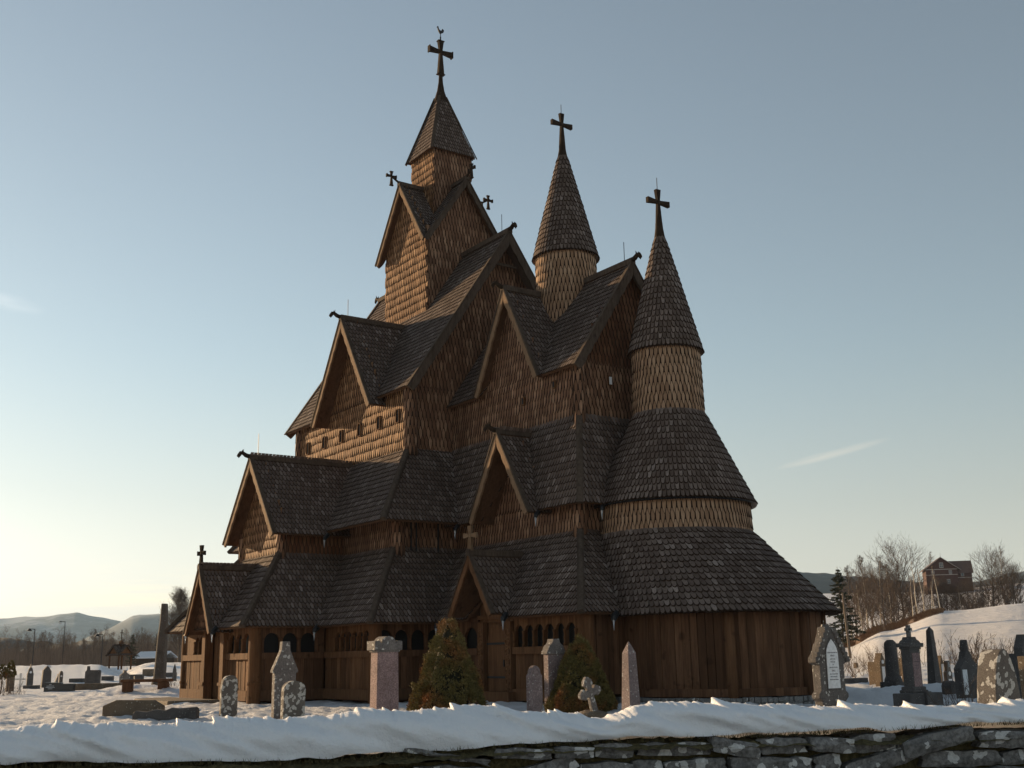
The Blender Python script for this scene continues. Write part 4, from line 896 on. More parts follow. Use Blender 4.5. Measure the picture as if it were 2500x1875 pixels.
for sd, x, d, yt, wpx, lb, side in ((3, 1093, 29, 1503, 98, 'larger cone shaped dwarf spruce with rusty patches, beside the pink granite pillar', -RH*.62+UP*.75), (6, 1416, 29, 1548, 84, 'smaller cone shaped dwarf spruce behind the leaning stone cross', None)):
    b_ = base_at(x, d, -.1); H = hz(x, yt, d)-b_.z; core, Cc = dwarf(sd, H, wpx/2869*d*1.12, 760, side)
    if side: pass
    e = empty('dwarf_spruce', b_, lb, 'spruce'); core.build('trunk', 'needle_core', e, smooth=True); Cc.build('crown', 'needles', e)  # this trunk mesh is a dark inner core that closes see-through gaps
HAZE, DUST, OZONE, SATUR, SKYS, SUNS, EXPO, TINT, SUNC, LOWH, LOWC = 1.0e-4, .25, 1.6, .66, .08, 4.8, 1.06, (.985, 1.0, .95), (1, .69, .38), (.28, .72), (1.08, 1.0, .91)
# ================================================================== GRAVESTONES
def slab(out, t, x0=0.):
    """outline [(y, z)] extruded towards +x, centred on x0"""
    mb = MB(); mb.prism([V((x0-t/2, y, z)) for y, z in out], (t, 0, 0)); return mb
def span(x0, x1, d, t):                                # width of a stone facing east from its pixel span
    return max(.12, ((x1-x0)/2869*d-t*.574)/.819)
def arc(cx, cz, r, a0, a1, n=10): return [(cx+r*cos(radians(a0+(a1-a0)*k/n)), cz+r*sin(radians(a0+(a1-a0)*k/n))) for k in range(n+1)]
def stone(name, x0, x1, ytop, d, t, outf, mat, label, sink=.15, group=None, tilt=(0, 0), rz=0., bw=.012, loc=None):
    b = base_at((x0+x1)/2, d) if loc is None else loc; b = b-UP*0; H = hz((x0+x1)/2, ytop, d)-b.z; w = span(x0, x1, d, t)
    out = [(y*w, -sink if z <= 0 else z*H) for y, z in outf]
    o = slab(out, t).build(name, mat); o.location = b; o.rotation_euler = (tilt[0], tilt[1], rz); bevel(o, bw)
    tag(o, label, 'gravestone', group); return o, w, H, t
def sub(o, mb, name, mat): return mb.build(name, mat, o)
def box_y(o, x, y, z, dx, dy, dz, name, mat, bv=.008): mb = MB(); mb.box((x, y, z), (dx, dy, dz)); q = sub(o, mb, name, mat); bevel(q, bv); return q
def plate(o, pts, x, th, name, mat): mb = MB(); mb.prism([V((x, y, z)) for y, z in pts], (th, 0, 0)); return sub(o, mb, name, mat)
def text(o, s, x, y, z, size, mat='ink'):
    c = bpy.data.curves.new('inscription', 'FONT'); c.body = s; c.size = size; c.align_x = 'CENTER'; c.extrude = .001
    tmp = bpy.data.objects.new('inscription', c); me = bpy.data.meshes.new_from_object(tmp); bpy.data.objects.remove(tmp)
    me.materials.clear(); me.materials.append(MAT[mat]); q = bpy.data.objects.new('inscription', me); COL.objects.link(q); q.parent = o; q.location = (x, y, z); q.rotation_euler = (pi/2, 0, pi/2); return q
RND_TOP = [(-.5, 0), (.5, 0), (.5, .8)]+[(.5*cos(pi*k/12), .8+.2*sin(pi*k/12)) for k in range(1, 12)]+[(-.5, .8)]
# foreground left
stone('headstone', 538, 584, 1648, 27.5, .16, [(-.46, 0), (.5, 0), (.48, .5), (.44, .8), (.42, .92), (.28, .985), (.05, 1), (-.2, .98), (-.38, .9), (-.47, .72), (-.44, .4)], 'lichen_stone', 'narrow rough round topped headstone, leftmost upright stone before the porch', tilt=(0, .02), bw=.025)
stone('headstone', 663, 727, 1568, 28, .17, [(-.42, 0), (.42, 0), (.42, .60), (.5, .60), (.5, .63), (.17, .89), (.15, 1), (-.15, 1), (-.17, .89), (-.5, .63), (-.5, .60), (-.42, .60)], 'granite_grey', 'tall house shaped headstone with stepped gable top and pale lichen spots')
stone('headstone', 689, 746, 1661, 26, .17, RND_TOP, 'lichen_stone', 'low arched headstone blotched with black and white lichen, before the house shaped one', tilt=(0, .03))
b_ = base_at(939, 27.5); o, w, H, t_ = stone('headstone', 906, 977, 1592, 27.5, .34, [(-.5, 0), (.5, 0), (.46, 1), (-.46, 1)], 'granite_pink', 'broad pink granite pillar with notched lichen covered cap stone', loc=b_)
zc = H; mb = MB(); ww = w*1.22
mb.prism([V((-.21, y*ww, zc+z)) for y, z in [(-.5, .03), (.5, .03), (.5, .24), (.32, .25), (.28, .19), (.24, .19)]+[(.26*cos(pi*k/10), .20+.15*sin(pi*k/10)) for k in range(1, 10)]+[(-.24, .19), (-.28, .19), (-.32, .25), (-.5, .24)]], (.42, 0, 0))
bevel(sub(o, mb, 'cap', 'granite_grey'), .02); box_y(o, 0, 0, zc+.012, .38, w*1.02, .05, 'moulding', 'granite_grey')
b_ = base_at(1302, 28); o, w, H, t_ = stone('headstone', 1283, 1323, 1625, 28, .14, [(-.5, 0), (.5, 0), (.5, .8), (.38, .84)]+[(.38*cos(pi*k/10), .84+.16*sin(pi*k/10)) for k in range(1, 10)]+[(-.38, .84), (-.5, .8)], 'granite_pinkgrey', 'short round shouldered pinkish headstone standing left of a taller one')
o, w, H, t_ = stone('headstone', 1325, 1379, 1598, 29.2, .2, [(-.46, 0), (.46, 0), (.46, 1), (-.46, 1)], 'granite_pinkgrey', 'tall pinkish headstone with domed grey cap, half behind the smaller spruce')
mb = MB(); k_ = w*1.1; mb.prism([V((-.13, y*k_, H+z)) for y, z in [(-.5, 0), (.5, 0), (.5, .05), (.46, .09)]+[(.42*cos(pi*k/10), .12+.16*sin(pi*k/10)) for k in range(0, 11) if k < 4]+[(.17, .31), (.16, .37), (-.16, .37), (-.17, .31)]+[(.42*cos(pi*k/10), .12+.16*sin(pi*k/10)) for k in range(7, 11)]+[(-.46, .09), (-.5, .05)]], (.26, 0, 0)); bevel(sub(o, mb, 'cap', 'granite_grey'), .015)
b_ = base_at(1536, 27); H = hz(1536, 1565, 27)-b_.z; w = .27; mb = MB()
mb.raw([V((sx*w*.62, sy*w*.62, -.2)) for sx, sy in ((-1, -1), (1, -1), (1, 1), (-1, 1))]+[V((sx*w*.42, sy*w*.42, H*.83)) for sx, sy in ((-1, -1), (1, -1), (1, 1), (-1, 1))]+[V((0, 0, H))], [(0, 1, 5, 4), (1, 2, 6, 5), (2, 3, 7, 6), (3, 0, 4, 7), (4, 5, 8), (5, 6, 8), (6, 7, 8), (7, 4, 8)])
o = mb.build('obelisk', 'granite_pinkgrey'); o.location = b_; bevel(o, .012); tag(o, 'speckled granite obelisk with pyramid tip before the round apse wall', 'gravestone')
b_ = base_at(1691, 27.5); o = slab([(-.22, -.1), (.22, -.1)]+[(.22*cos(pi*k/12), .1+.2*sin(pi*k/12)) for k in range(13)], .12).build('headstone', 'lichen_stone'); o.location = b_+UP*.02; bevel(o, .02); tag(o, 'small half disc stone peeping over the snow before the apse', 'gravestone')
mb = MB(); mb.tube([(.06, 0, .13), (.075, 0, .13)], .035, 10); sub(o, mb, 'boss', 'granite_grey')
# leaning cross on a boulder
b_ = base_at(1443, 22, .02); e = empty('stone_cross', b_, 'small stone cross with pointed arms leaning left on a boulder', 'gravestone')
mb = MB(); N = 18
for i in range(9):
    for k in range(N):
        a = 2*pi*k/N; f = i/8; p = V((cos(a)*.42*cos(f*pi/2)**.7, sin(a)*.48*cos(f*pi/2)**.7, .42*sin(f*pi/2)-.1)); p *= 1+.18*noise.noise(p*3.1); mb.v.append(tuple(p))
for i in range(8):
    for k in range(N): mb.f.append((i*N+k, i*N+(k+1) % N, (i+1)*N+(k+1) % N, (i+1)*N+k)); mb.mi.append(0)
mb.build('boulder', 'granite_brown', e)
lean = radians(-17); ux = V((0, cos(lean), -sin(lean))); uz = V((0, sin(lean), cos(lean))); o0 = V((.02, .03, .28)); mb = MB()
prof = [(-.065, 0), (.065, 0), (.055, .33), (.12, .33), (.14, .29), (.26, .36), (.25, .45), (.14, .52), (.11, .46), (.05, .47), (.06, .53), (.11, .56), (.09, .65), (0, .73), (-.09, .65), (-.11, .56), (-.06, .53), (-.05, .47), (-.11, .46), (-.14, .52), (-.25, .45), (-.26, .36), (-.14, .29), (-.12, .33), (-.055, .33)]
mb.prism([o0+ux*y*.98+uz*z*.93-V((.05, 0, 0)) for y, z in prof], (.1, 0, 0)); bevel(mb.build('cross', 'granite_grey', e), .018)
b_ = base_at(1408, 23); mb = MB(); mb.prism([V((y, z*.2, z)) for y, z in ((-.45, -.2), (.5, -.2), (.46, .1), (.3, .2), (-.1, .22), (-.4, .17))], (0, .5, 0)); o = mb.build('grave_slab', 'lichen_stone'); o.location = b_; o.rotation_euler = (0, 0, YAW); bevel(o, .03); tag(o, 'low lichened boulder slab in the snow left of the leaning cross', 'grave slab')
# two low slabs at the left
b_ = base_at(330, 30); w = 146/2869*30; mb = MB(); mb.prism([V((y*w, 0, z)) for y, z in ((-.5, -.1), (.5, -.1), (.5, .22), (.33, .37), (-.28, .39), (-.5, .25))], (0, .25, 0)); o = mb.build('grave_slab', 'granite_brown'); o.location = b_; o.rotation_euler = (0, 0, YAW); bevel(o, .03); tag(o, 'long low dark slab with bevelled shoulders lying in the lit snow', 'grave slab')
b_ = base_at(408, 28); w = 160/2869*28; mb = MB(); mb.prism([V((y*w, 0, z)) for y, z in ((-.5, -.1), (.5, -.1), (.5, .23), (.46, .28), (.2, .25), (.1, .27), (0, .21), (-.15, .24), (-.3, .18), (-.46, .21), (-.5, .14))], (0, .22, 0)); o = mb.build('grave_slab', 'granite_dark'); o.location = b_; o.rotation_euler = (0, 0, YAW-.06); bevel(o, .03); tag(o, 'shorter speckled slab with wavy top edge, right of the bevelled one', 'grave slab')
# gabled gravestone with white plaques
b_ = base_at(2020, 22); H = hz(2014, 1527, 22)-b_.z; e = empty('plaque_monument', b_, 'gabled grey monument with white arched plaque and round white medallion beside the apse', 'gravestone'); w = .49
out = [(-.36, -.2), (.36, -.2), (.36, .22), (.42, .26), (.42, .34), (.52, .40), (.52, .46), (.43, .52), (.43, .96), (.56, 1.0), (.56, 1.08), (.45, 1.16), (.38, 1.24), (.34, 1.32), (.28, 1.35), (.22, 1.45), (.18, 1.5), (.15, 1.6), (.13, 1.62)]
s_ = H/1.66; out = [(y*.74*s_, z*s_) for y, z in out[1:]]; full = out+[(-y, z) for y, z in out[::-1]]
mb = slab(full, .2); bevel(mb.build('body', 'monument_stone', e), .018)
mb = MB(); mb.tube([(0, 0, H*.965), (0, 0, H*1.0)], [.09, .07], 8); mb.tube([(0, -.03, H*.99), (0, -.03, H*1.04)], .008, 4); mb.build('finial', 'monument_stone', e)
for sy in (-1, 1):                                     # raised leafy coping along the gable
    mb = MB()
    for k in range(7): f = k/6; mb.box((.07, sy*s_*(.40-.30*f), s_*(1.05+.5*f)), (.14, .1*s_, .1*s_), (V((1, 0, 0)), V((0, 1, 0)), UP))
    bevel(mb.build('coping', 'monument_stone', e), .02)
pz = s_*.56; pw = .15*s_; ph = .58*s_
pl_ = [(-pw*1.06, pz), (pw*1.06, pz), (pw, pz+ph)]+[(pw*(1-(k/6)**1.6), pz+ph+.26*s_*(k/6)**.8) for k in range(1, 7)]+[(-pw*(1-(k/6)**1.6), pz+ph+.26*s_*(k/6)**.8) for k in range(5, 0, -1)]+[(-pw, pz+ph)]
cz_ = pz+ph*.6; fr = [(y*1.13, cz_+(z-cz_)*1.08) for y, z in pl_]; mb = MB(); mb.prism([V((.098, y, z)) for y, z in fr], (.012, 0, 0)); mb.build('plaque_frame', 'granite_dark', e)
pq = MB(); pq.prism([V((.108, y, z)) for y, z in pl_], (.012, 0, 0)); pq = pq.build('plaque', 'plaque', e)
for s__, dz, sz in (('THORA MARGRETHE', .60, .036), ('ØRED', .545, .05), ('FØDT 1842', .49, .034), ('DØD 1901', .44, .034), ('OG', .395, .03), ('LARS KITTELSEN', .345, .038), ('TIVG', .285, .05), ('FØDT 20 NOV 1838', .235, .03), ('DØD 12 JAN 1911', .19, .03), ('FRED MED DERES MINDE', .14, .026)): text(pq, s__, .1215, 0, pz+dz*s_, sz*s_*.8)
md = MB(); md.tube([(.098, 0, s_*.14), (.12, 0, s_*.14)], s_*.14, 28); md.build('medallion_frame', 'granite_dark', e); md = MB(); md.tube([(.10, 0, s_*.14), (.128, 0, s_*.14)], s_*.118, 28); md = md.build('medallion', 'plaque', e)
mb = MB(); rr_ = random.Random(4)
for k in range(14): y, z = rr_.gauss(0, .035), s_*.15+rr_.gauss(0, .03); mb.tube([(.129, y, z), (.1295, y+rr_.uniform(-.02, .02), z+rr_.uniform(-.02, .02))], .004, 4)
mb.build('engraving', 'ink', md)
# right-hand graves
def sm(x0, x1, yt, d, t, outf, mat, label, **k): return stone('headstone', x0, x1, yt, d, t, outf, mat, label, **k)
def medallion(o, x, z, r, name='medallion'): mb = MB(); mb.tube([(x, 0, z), (x+.012, 0, z)], r, 16); return sub(o, mb, name, 'plaque')
GAB = [(-.5, 0), (.5, 0), (.5, .72), (.12, .94), (.1, 1), (-.1, 1), (-.12, .94), (-.5, .72)]
sm(2118, 2136, 1616, 46, .3, [(-.5, 0), (.5, 0), (.5, 1), (-.5, 1)], 'granite_brown', 'plain brown block headstone, leftmost of the right hand graves')
o, w, H, t_ = sm(2132, 2160, 1595, 45, .3, GAB, 'granite_brown', 'gabled brown headstone with round white medallion and white plate, left of the round column')
medallion(o, t_/2, H*.74, w*.22); plate(o, [(-w*.25, H*.1), (w*.25, H*.1), (w*.25, H*.6), (-w*.25, H*.6)], t_/2, .012, 'plaque', 'plaque')
b_ = base_at(2176, 40); H = hz(2176, 1563, 40)-b_.z; e = empty('column_monument', b_, 'thick dark fluted stone column with rounded top on a stepped plinth', 'gravestone'); R_ = .2
mb = MB(); mb.box((0, 0, .05), (.64, .64, .34)); bevel(mb.build('plinth', 'granite_dark', e), .02); mb = MB(); mb.lathe((0, 0, 0), [(.3, .22), (.29, .3), (.26, .36), (.24, .42)], 20); mb.build('moulding', 'granite_dark', e)
mb = MB(); N = 40; pr = [(R_*1.1, .4), (R_*1.04, H-.14), (R_*.9, H-.08), (R_*.5, H-.01), (0.01, H)]
for r_, z in pr:
    for k in range(N): a = 2*pi*k/N; q = r_*(1 if k % 2 else .95); mb.v.append((q*cos(a), q*sin(a), z))
for i in range(len(pr)-1):
    for k in range(N): mb.f.append((i*N+k, i*N+(k+1) % N, (i+1)*N+(k+1) % N, (i+1)*N+k)); mb.mi.append(0)
mb.build('shaft', 'granite_dark', e)
sm(2193, 2208, 1607, 50, .25, RND_TOP, 'granite_brown', 'brown arch topped headstone seen between the column and the cross pillar')
o, w, H, t_ = sm(2203, 2216, 1604, 47, .4, GAB, 'granite_brown', 'brown pointed headstone half hidden by the cross pillar', sink=.1)
b_ = base_at(2232, 29); H = hz(2232, 1528, 29)-b_.z; e = empty('cross_pillar', b_, 'dark pillar monument with overhanging cornice, small cross on top and pinkish inscribed panel', 'gravestone'); k_ = H/1.95
mb = MB(); mb.box((0, 0, .1*k_), (.5, 1.3, .42*k_)); bevel(mb.build('base_wall', 'granite_dark', e), .02)
mb = MB(); mb.box((.22, .02, .12*k_), (.2, .2, .46*k_)); bevel(mb.build('base_pier', 'granite_dark', e), .02)
mb = MB(); mb.box((-.1, 0, .40*k_), (.38, .5, .12*k_)); mb.box((-.1, 0, .34*k_), (.44, .58, .08*k_)); bevel(mb.build('plinth', 'granite_dark', e), .03)
mb = MB(); mb.box((-.1, 0, .9*k_), (.28, .38, .95*k_)); bevel(mb.build('shaft', 'granite_dark', e), .015)
mb = MB(); mb.prism([V((.04, -.14, .45*k_)), V((.04, .14, .45*k_)), V((.04, .14, 1.27*k_)), V((.04, -.14, 1.27*k_))], (.012, 0, 0)); pn = mb.build('panel', 'granite_pink', e)
for s__, z in (('HALVOR GUNDERSEN', 1.05), ('FØDT 1840', .96), ('DØD 1912', .89)): text(pn, s__, .0535, 0, z*k_, .026)
mb = MB(); mb.box((-.1, 0, 1.39*k_), (.33, .44, .06*k_)); mb.box((-.1, 0, 1.46*k_), (.42, .54, .1*k_)); bevel(mb.build('cornice', 'granite_dark', e), .015)
mb = MB(); mb.prism([V((-.26, y*.8, z*k_)) for y, z in ((-.3, 1.5), (.3, 1.5), (.2, 1.57), (.1, 1.6), (.06, 1.66), (-.06, 1.66), (-.1, 1.6), (-.2, 1.57))], (.32, 0, 0)); bevel(mb.build('pediment', 'granite_dark', e), .012)
mb = MB(); mb.box((-.1, 0, 1.8*k_), (.09, .09, .3*k_)); mb.box((-.1, 0, 1.845*k_), (.09, .2, .075*k_)); bevel(mb.build('cross', 'granite_grey', e), .01)
b_ = base_at(2276, 38); H = hz(2266, 1531, 38)-b_.z; w = .118; mb = MB()
mb.raw([V((sx*w*1.5, sy*w*1.5, -.2)) for sx, sy in ((-1, -1), (1, -1), (1, 1), (-1, 1))]+[V((sx*w*.72, sy*w*.72, H*.93)) for sx, sy in ((-1, -1), (1, -1), (1, 1), (-1, 1))]+[V((0, 0, H))], [(0, 1, 5, 4), (1, 2, 6, 5), (2, 3, 7, 6), (3, 0, 4, 7), (4, 5, 8), (5, 6, 8), (6, 7, 8), (7, 4, 8)])
o = mb.build('obelisk', 'granite_dark'); o.location = b_; bevel(o, .012); tag(o, 'tall dark tapering obelisk just right of the cross pillar', 'gravestone')
o, w, H, t_ = sm(2283, 2302, 1601, 44, .22, GAB, 'granite_brown', 'reddish gabled headstone with tall white plate, right behind the dark obelisk'); plate(o, [(-w*.34, H*.05), (w*.34, H*.05), (w*.34, H*.72), (-w*.34, H*.72)], t_/2, .012, 'plaque', 'plaque')
o, w, H, t_ = sm(2298, 2322, 1613, 41, .14, [(-.5, 0), (.5, 0), (.5, .6), (.34, .64), (.3, .78), (.3, .95), (.15, 1), (-.15, 1), (-.3, .95), (-.3, .78), (-.34, .64), (-.5, .6)], 'polished_dark', 'small dark stepped headstone with round white medallion, bare twigs before it'); medallion(o, t_/2, H*.55, w*.22); plate(o, [(-w*.28, H*.05), (w*.28, H*.05), (w*.28, H*.36), (-w*.28, H*.36)], t_/2, .012, 'plaque', 'plaque')
box_y(o, t_/2+.008, 0, H*.86, .012, .02, .16, 'cross', 'plaque', .002)
sm(2292, 2328, 1660, 33, .3, [(-.5, 0), (.5, 0), (.5, .6), (.2, .95), (0, 1), (-.3, .9), (-.5, .6)], 'granite_dark', 'low dark lumpy stone right of the cross pillar base')
o, w, H, t_ = sm(2320, 2392, 1563, 32, .22, [(-.5, 0), (.5, 0), (.5, .52), (.2, .66), (.12, .78), (.05, .8), (.04, .95), (0, 1), (-.04, .95), (-.05, .8), (-.12, .78), (-.2, .66), (-.5, .5)], 'granite_dark', 'broad dark headstone with pointed finial, behind the domed lichen stone'); plate(o, [(-w*.42, H*.05), (-w*.18, H*.05), (-w*.18, H*.48), (-w*.42, H*.48)], t_/2, .012, 'plaque', 'plaque')
b_ = base_at(2428, 16.5); H = hz(2430, 1585, 16.5)-b_.z; e = empty('dome_headstone', b_, 'massive domed headstone with brown and white lichen patches at the right', 'gravestone')
ww = .62; mb = slab([(-ww/2, .0), (ww/2, .0)]+[(ww/2*cos(pi*k/16)*(1-.1*sin(pi*k/16)), max(0, (H-.34)*sin(pi*k/16)**.8)) for k in range(1, 16)], .3)
o = mb.build('body', 'lichen_stone', e); o.location = (0, 0, .34); bevel(o, .012); mb = MB(); mb.box((0, 0, .07), (.27, ww*.92, .54)); bevel(mb.build('base', 'lichen_stone', e), .015)
sm(2486, 2530, 1602, 20, .25, [(-.5, 0), (.5, 0), (.5, 1), (-.5, 1)], 'granite_brown', 'plain square brown stone cut by the right picture edge')
sm(2476, 2520, 1550, 30, .25, [(-.5, 0), (.5, 0), (.5, .8), (.0, 1), (-.5, .8)], 'granite_dark', 'tall dark pointed headstone at the right edge, behind the square brown one')
sm(2460, 2484, 1596, 33, .2, GAB, 'granite_dark', 'dark gabled headstone between the domed stone and the right edge')
sm(2083, 2093, 1618, 62, .2, [(-.5, 0), (.5, 0), (.5, 1), (-.5, 1)], 'granite_brown', 'small far brown stone among the shrubs beside the apse')
b_ = base_at(2072, 48); mb = MB(); mb.box((0, 0, .1), (.5, 1.6, .22)); o = mb.build('grave_slab', 'granite_dark'); o.location = b_; bevel(o, .02); tag(o, 'low dark grave kerb in snow between the plaque monument and far shrubs', 'grave slab')
# shrubs between the graves
def shrub(seed, x, d, ytop, stems, spread, mat, label, group=None, tw=1.):
    b_ = base_at(x, d); H = hz(x, ytop, d)-b_.z; o = shrub_mesh(seed, H, stems, spread, twigs=tw).build('bare_shrub', mat); o.location = b_; tag(o, label, 'shrub', group)
shrub(101, 2078, 52, 1580, 26, 1.6, 'twig_warm', 'bushy bare shrub behind the white plaque monument'); shrub(102, 2112, 55, 1590, 22, 1.3, 'twig_warm', 'lower sunlit bare shrub left of the brown block headstone')
shrub(103, 2165, 58, 1568, 24, 1.5, 'twig_warm', 'bare shrub whose twigs rise behind the round column'); shrub(104, 2212, 57, 1572, 20, 1.2, 'twig', 'bare shrub between the column and the cross pillar'); shrub(105, 2300, 54, 1575, 24, 1.5, 'twig', 'bare shrub just behind the dark obelisk')
shrub(106, 2355, 44, 1548, 30, 1.6, 'twig', 'upright thin stemmed shrub behind the finial headstone'); shrub(107, 2420, 45, 1552, 34, 1.8, 'twig', 'upright thin stemmed shrub rising behind the domed stone'); shrub(108, 2465, 44, 1560, 26, 1.3, 'twig', 'upright thin stemmed shrub near the right picture edge')
shrub(109, 2335, 24, 1655, 22, .5, 'twig', 'dark twiggy bush in front of the finial headstone, left of the domed stone', tw=1.5)
# ================================================================== LEFT BACKGROUND
KG = 'small dark graves in the far left of the churchyard'
o, w, H, t_ = sm(69, 85, 1622, 80, .2, [(-.5, 0), (.5, 0), (.5, .55), (.42, .6)]+[(.4*cos(pi*k/8), .6+.25*sin(pi*k/8)) for k in range(1, 4)]+[(.06, .86), (.03, 1), (-.03, 1), (-.06, .86)]+[(.4*cos(pi*k/8), .6+.25*sin(pi*k/8)) for k in range(5, 8)]+[(-.42, .6), (-.5, .55)], 'granite_dark', 'slender far headstone with pointed finial and round white medallion', group=KG); medallion(o, t_/2, H*.62, w*.2)
o, w, H, t_ = sm(104, 129, 1626, 72, .3, [(-.5, 0), (.5, 0), (.46, .75), (.3, .85), (.2, .92), (.0, 1), (-.2, .9), (-.4, .8)], 'granite_dark', 'dark pointed far headstone with a snow blob on its shoulder', group=KG); mb = MB(); mb.tube([(0, .1, H*.93), (0, .12, H*1.0), (0, .13, H*1.03)], [.16, .15, .03], 8); sub(o, mb, 'snow_blob', 'snow')
b_ = base_at(148, 62); w = 72/2869*62; mb = MB(); mb.prism([V((y*w, 0, z)) for y, z in ((-.5, -.1), (.5, -.1), (.5, .38), (.08, .38), (.08, .44), (-.5, .46))], (0, .3, 0)); o = mb.build('grave_wall', 'polished_dark'); o.location = b_; o.rotation_euler = (0, 0, YAW); bevel(o, .015); tag(o, 'low wide polished black grave wall with pale engraved lines', 'gravestone', KG)
mb = MB()
for z, l in ((.34, .15), (.27, .5), (.2, .6), (.13, .3)): mb.box((-w*.28, -.004, z), (l*.8, .006, .02))
sub(o, mb, 'engraving', 'plaque')
o, w, H, t_ = sm(146, 158, 1638, 66, .2, RND_TOP, 'granite_dark', 'small round headed far stone with white medallion, on the black grave wall', group=KG); medallion(o, t_/2, H*.72, w*.25)
sm(129, 146, 1644, 67, .2, [(-.5, 0), (.5, 0), (.5, 1)], 'granite_grey', 'triangular grey far stone left of the small round headed one', group=KG)
b_ = base_at(228, 68); w = 36/2869*68; mb = MB(); H = hz(228, 1636, 68)-b_.z; mb.prism([V((y*w, 0, z*H)) for y, z in ((-.5, -.1), (.5, -.1), (.5, .95), (.42, 1), (-.2, 1), (-.25, 1.0), (-.27, 1.22), (-.38, 1.22), (-.4, 1), (-.5, .9))], (0, .25, 0)); o = mb.build('headstone', 'granite_dark'); o.location = b_; o.rotation_euler = (0, 0, YAW); bevel(o, .015); tag(o, 'broad square dark headstone with a little statue on its left corner', 'gravestone', KG)
sm(295, 319, 1636, 66, .2, [(-.5, 0), (.5, 0), (.5, .74), (.3, .82), (.15, .86), (.14, 1), (-.14, 1), (-.15, .86), (-.3, .82), (-.5, .74)], 'granite_grey', 'pale grey shouldered headstone below the gabled well house')
sm(329, 346, 1650, 62, .2, [(-.42, 0), (.42, 0), (.5, 1), (-.5, 1)], 'granite_dark', 'small dark stone with flared sides between the pale headstone and the pillar', group=KG)
for x0, x1, d, h_, lb in ((253, 279, 84, .26, 'dark flat grave block right of the statue headstone'), (175, 208, 82, .2, 'flat dark grave kerb left of the statue headstone'), (65, 100, 70, .14, 'thin dark grave kerb below the slender finial headstone'), (192, 300, 64, .28, 'long brown grave kerb under the pale shouldered headstone'), (318, 352, 86, .3, 'dark grave kerb behind the flared dark stone'), (352, 376, 90, .45, 'brown grave block left of the tall pillar'), (405, 432, 88, .3, 'dark grave block right of the tall pillar')):
    b_ = base_at((x0+x1)/2, d); mb = MB(); mb.box((0, 0, h_/2), ((x1-x0)/2869*d, .5, h_+.1)); o = mb.build('grave_slab', 'granite_brown' if 'brown' in lb else 'granite_dark'); o.location = b_; o.rotation_euler = (0, 0, YAW); bevel(o, .03); tag(o, lb, 'grave slab', KG)
b_ = base_at(54, 66); mb = MB(); mb.box((0, 0, .45), (.09, .09, 1.0)); mb.box((0, 0, .62), (.62, .09, .09)); o = mb.build('grave_cross', 'white_paint'); o.location = b_; o.rotation_euler = (0, 0, YAW); bevel(o, .01); tag(o, 'small plain white cross beside the dark bushes at far left', 'gravestone')
o, w, H, t_ = sm(20, 40, 1642, 64, .2, [(-.5, 0), (.5, 0), (.5, 1), (-.5, 1)], 'granite_brown', 'square brown stone behind the dark bushes at the left edge', group=KG)
for i, (x, yt) in enumerate(((9, 1622), (29, 1614))):
    b_ = base_at(x, 58); H = hz(x, yt, 58)-b_.z; core, Cc = dwarf(30+i, H*.55, .32, 120); e = empty('dwarf_conifer', b_, ('left' if i == 0 else 'right')+' one of two small dark ball topped conifers by the left edge', 'shrub'); mm = MB(); mm.tube([(0, 0, -.1), (0, 0, H*.6)], .03, 5); mm.build('trunk', 'bark', e)
    q = Cc.build('crown', 'needles', e); q.location = (0, 0, H*.5)
shrub(120, 12, 55, 1640, 30, 1.2, 'twig', 'dark low twiggy bush at the left picture edge'); shrub(121, 44, 55, 1668, 26, .9, 'twig_warm', 'low reddish heap of twigs below the white cross', tw=1.4)
# tall memorial pillar
b_ = base_at(392, 64); H = hz(392, 1477, 64)-b_.z; k_ = 64/2869; mb = MB(); pts = []; N = 10
for z, x0, x1, dd in ((-.02, 374, 412, .5), (.06, 377, 408, .45), (.13, 380, 404, .38), (.3, 382, 405, .36), (.6, 384.5, 404.5, .32), (.66, 386, 404.5, .32), (.8, 388.5, 404, .3), (.9, 389, 402.5, .28), (.995, 389.5, 401.5, .26), (1.0, 390.5, 400.5, .22)):
    c = ((x0+x1)/2-392)*k_; h_ = (x1-x0)/2*k_
    pts += [RH*(c+sx*h_)+DH*(sy*dd)+UP*(z*H) for sx, sy in ((-1, -.7), (-.6, -1), (.7, -1), (1, -.6), (1, .7), (.6, 1), (-.7, 1), (-1, .6))]
mb.raw(pts, [(i*8+k, i*8+(k+1) % 8, i*8+8+(k+1) % 8, i*8+8+k) for i in range(9) for k in range(8)]+[tuple(72+k for k in range(8))])
o = mb.build('stone_pillar', 'pillar_stone'); o.location = b_; tag(o, 'very tall rough standing stone pillar left of the transept', 'memorial stone'); bevel(o, .03)
shrub(122, 418, 62, 1650, 30, .7, 'twig', 'small dark bush at the right foot of the tall stone pillar', tw=1.5)
b_ = base_at(428, 84); mb = MB(); mb.tube([(0, 0, -.1), (0, 0, .8), (0, 0, 1.2)], [.18, .13, .02], 6); o = mb.build('headstone', 'granite_dark'); o.location = b_; tag(o, 'small dark pointed stone in the snow right of the pillar', 'gravestone', KG)
# bench
b_ = base_at(362, 52); e = empty('bench', b_, 'rustic bench of a thick plank on two block legs', 'bench'); e.rotation_euler = (0, 0, YAW+.05)
mb = MB(); mb.box((0, 0, .44), (2.2, .45, .13)); bevel(mb.build('seat', 'dark_plank', e), .02)
for x in (-.82, .72): mb = MB(); mb.box((x, 0, .17), (.42, .36, .4)); bevel(mb.build('leg', 'dark_plank', e), .02)
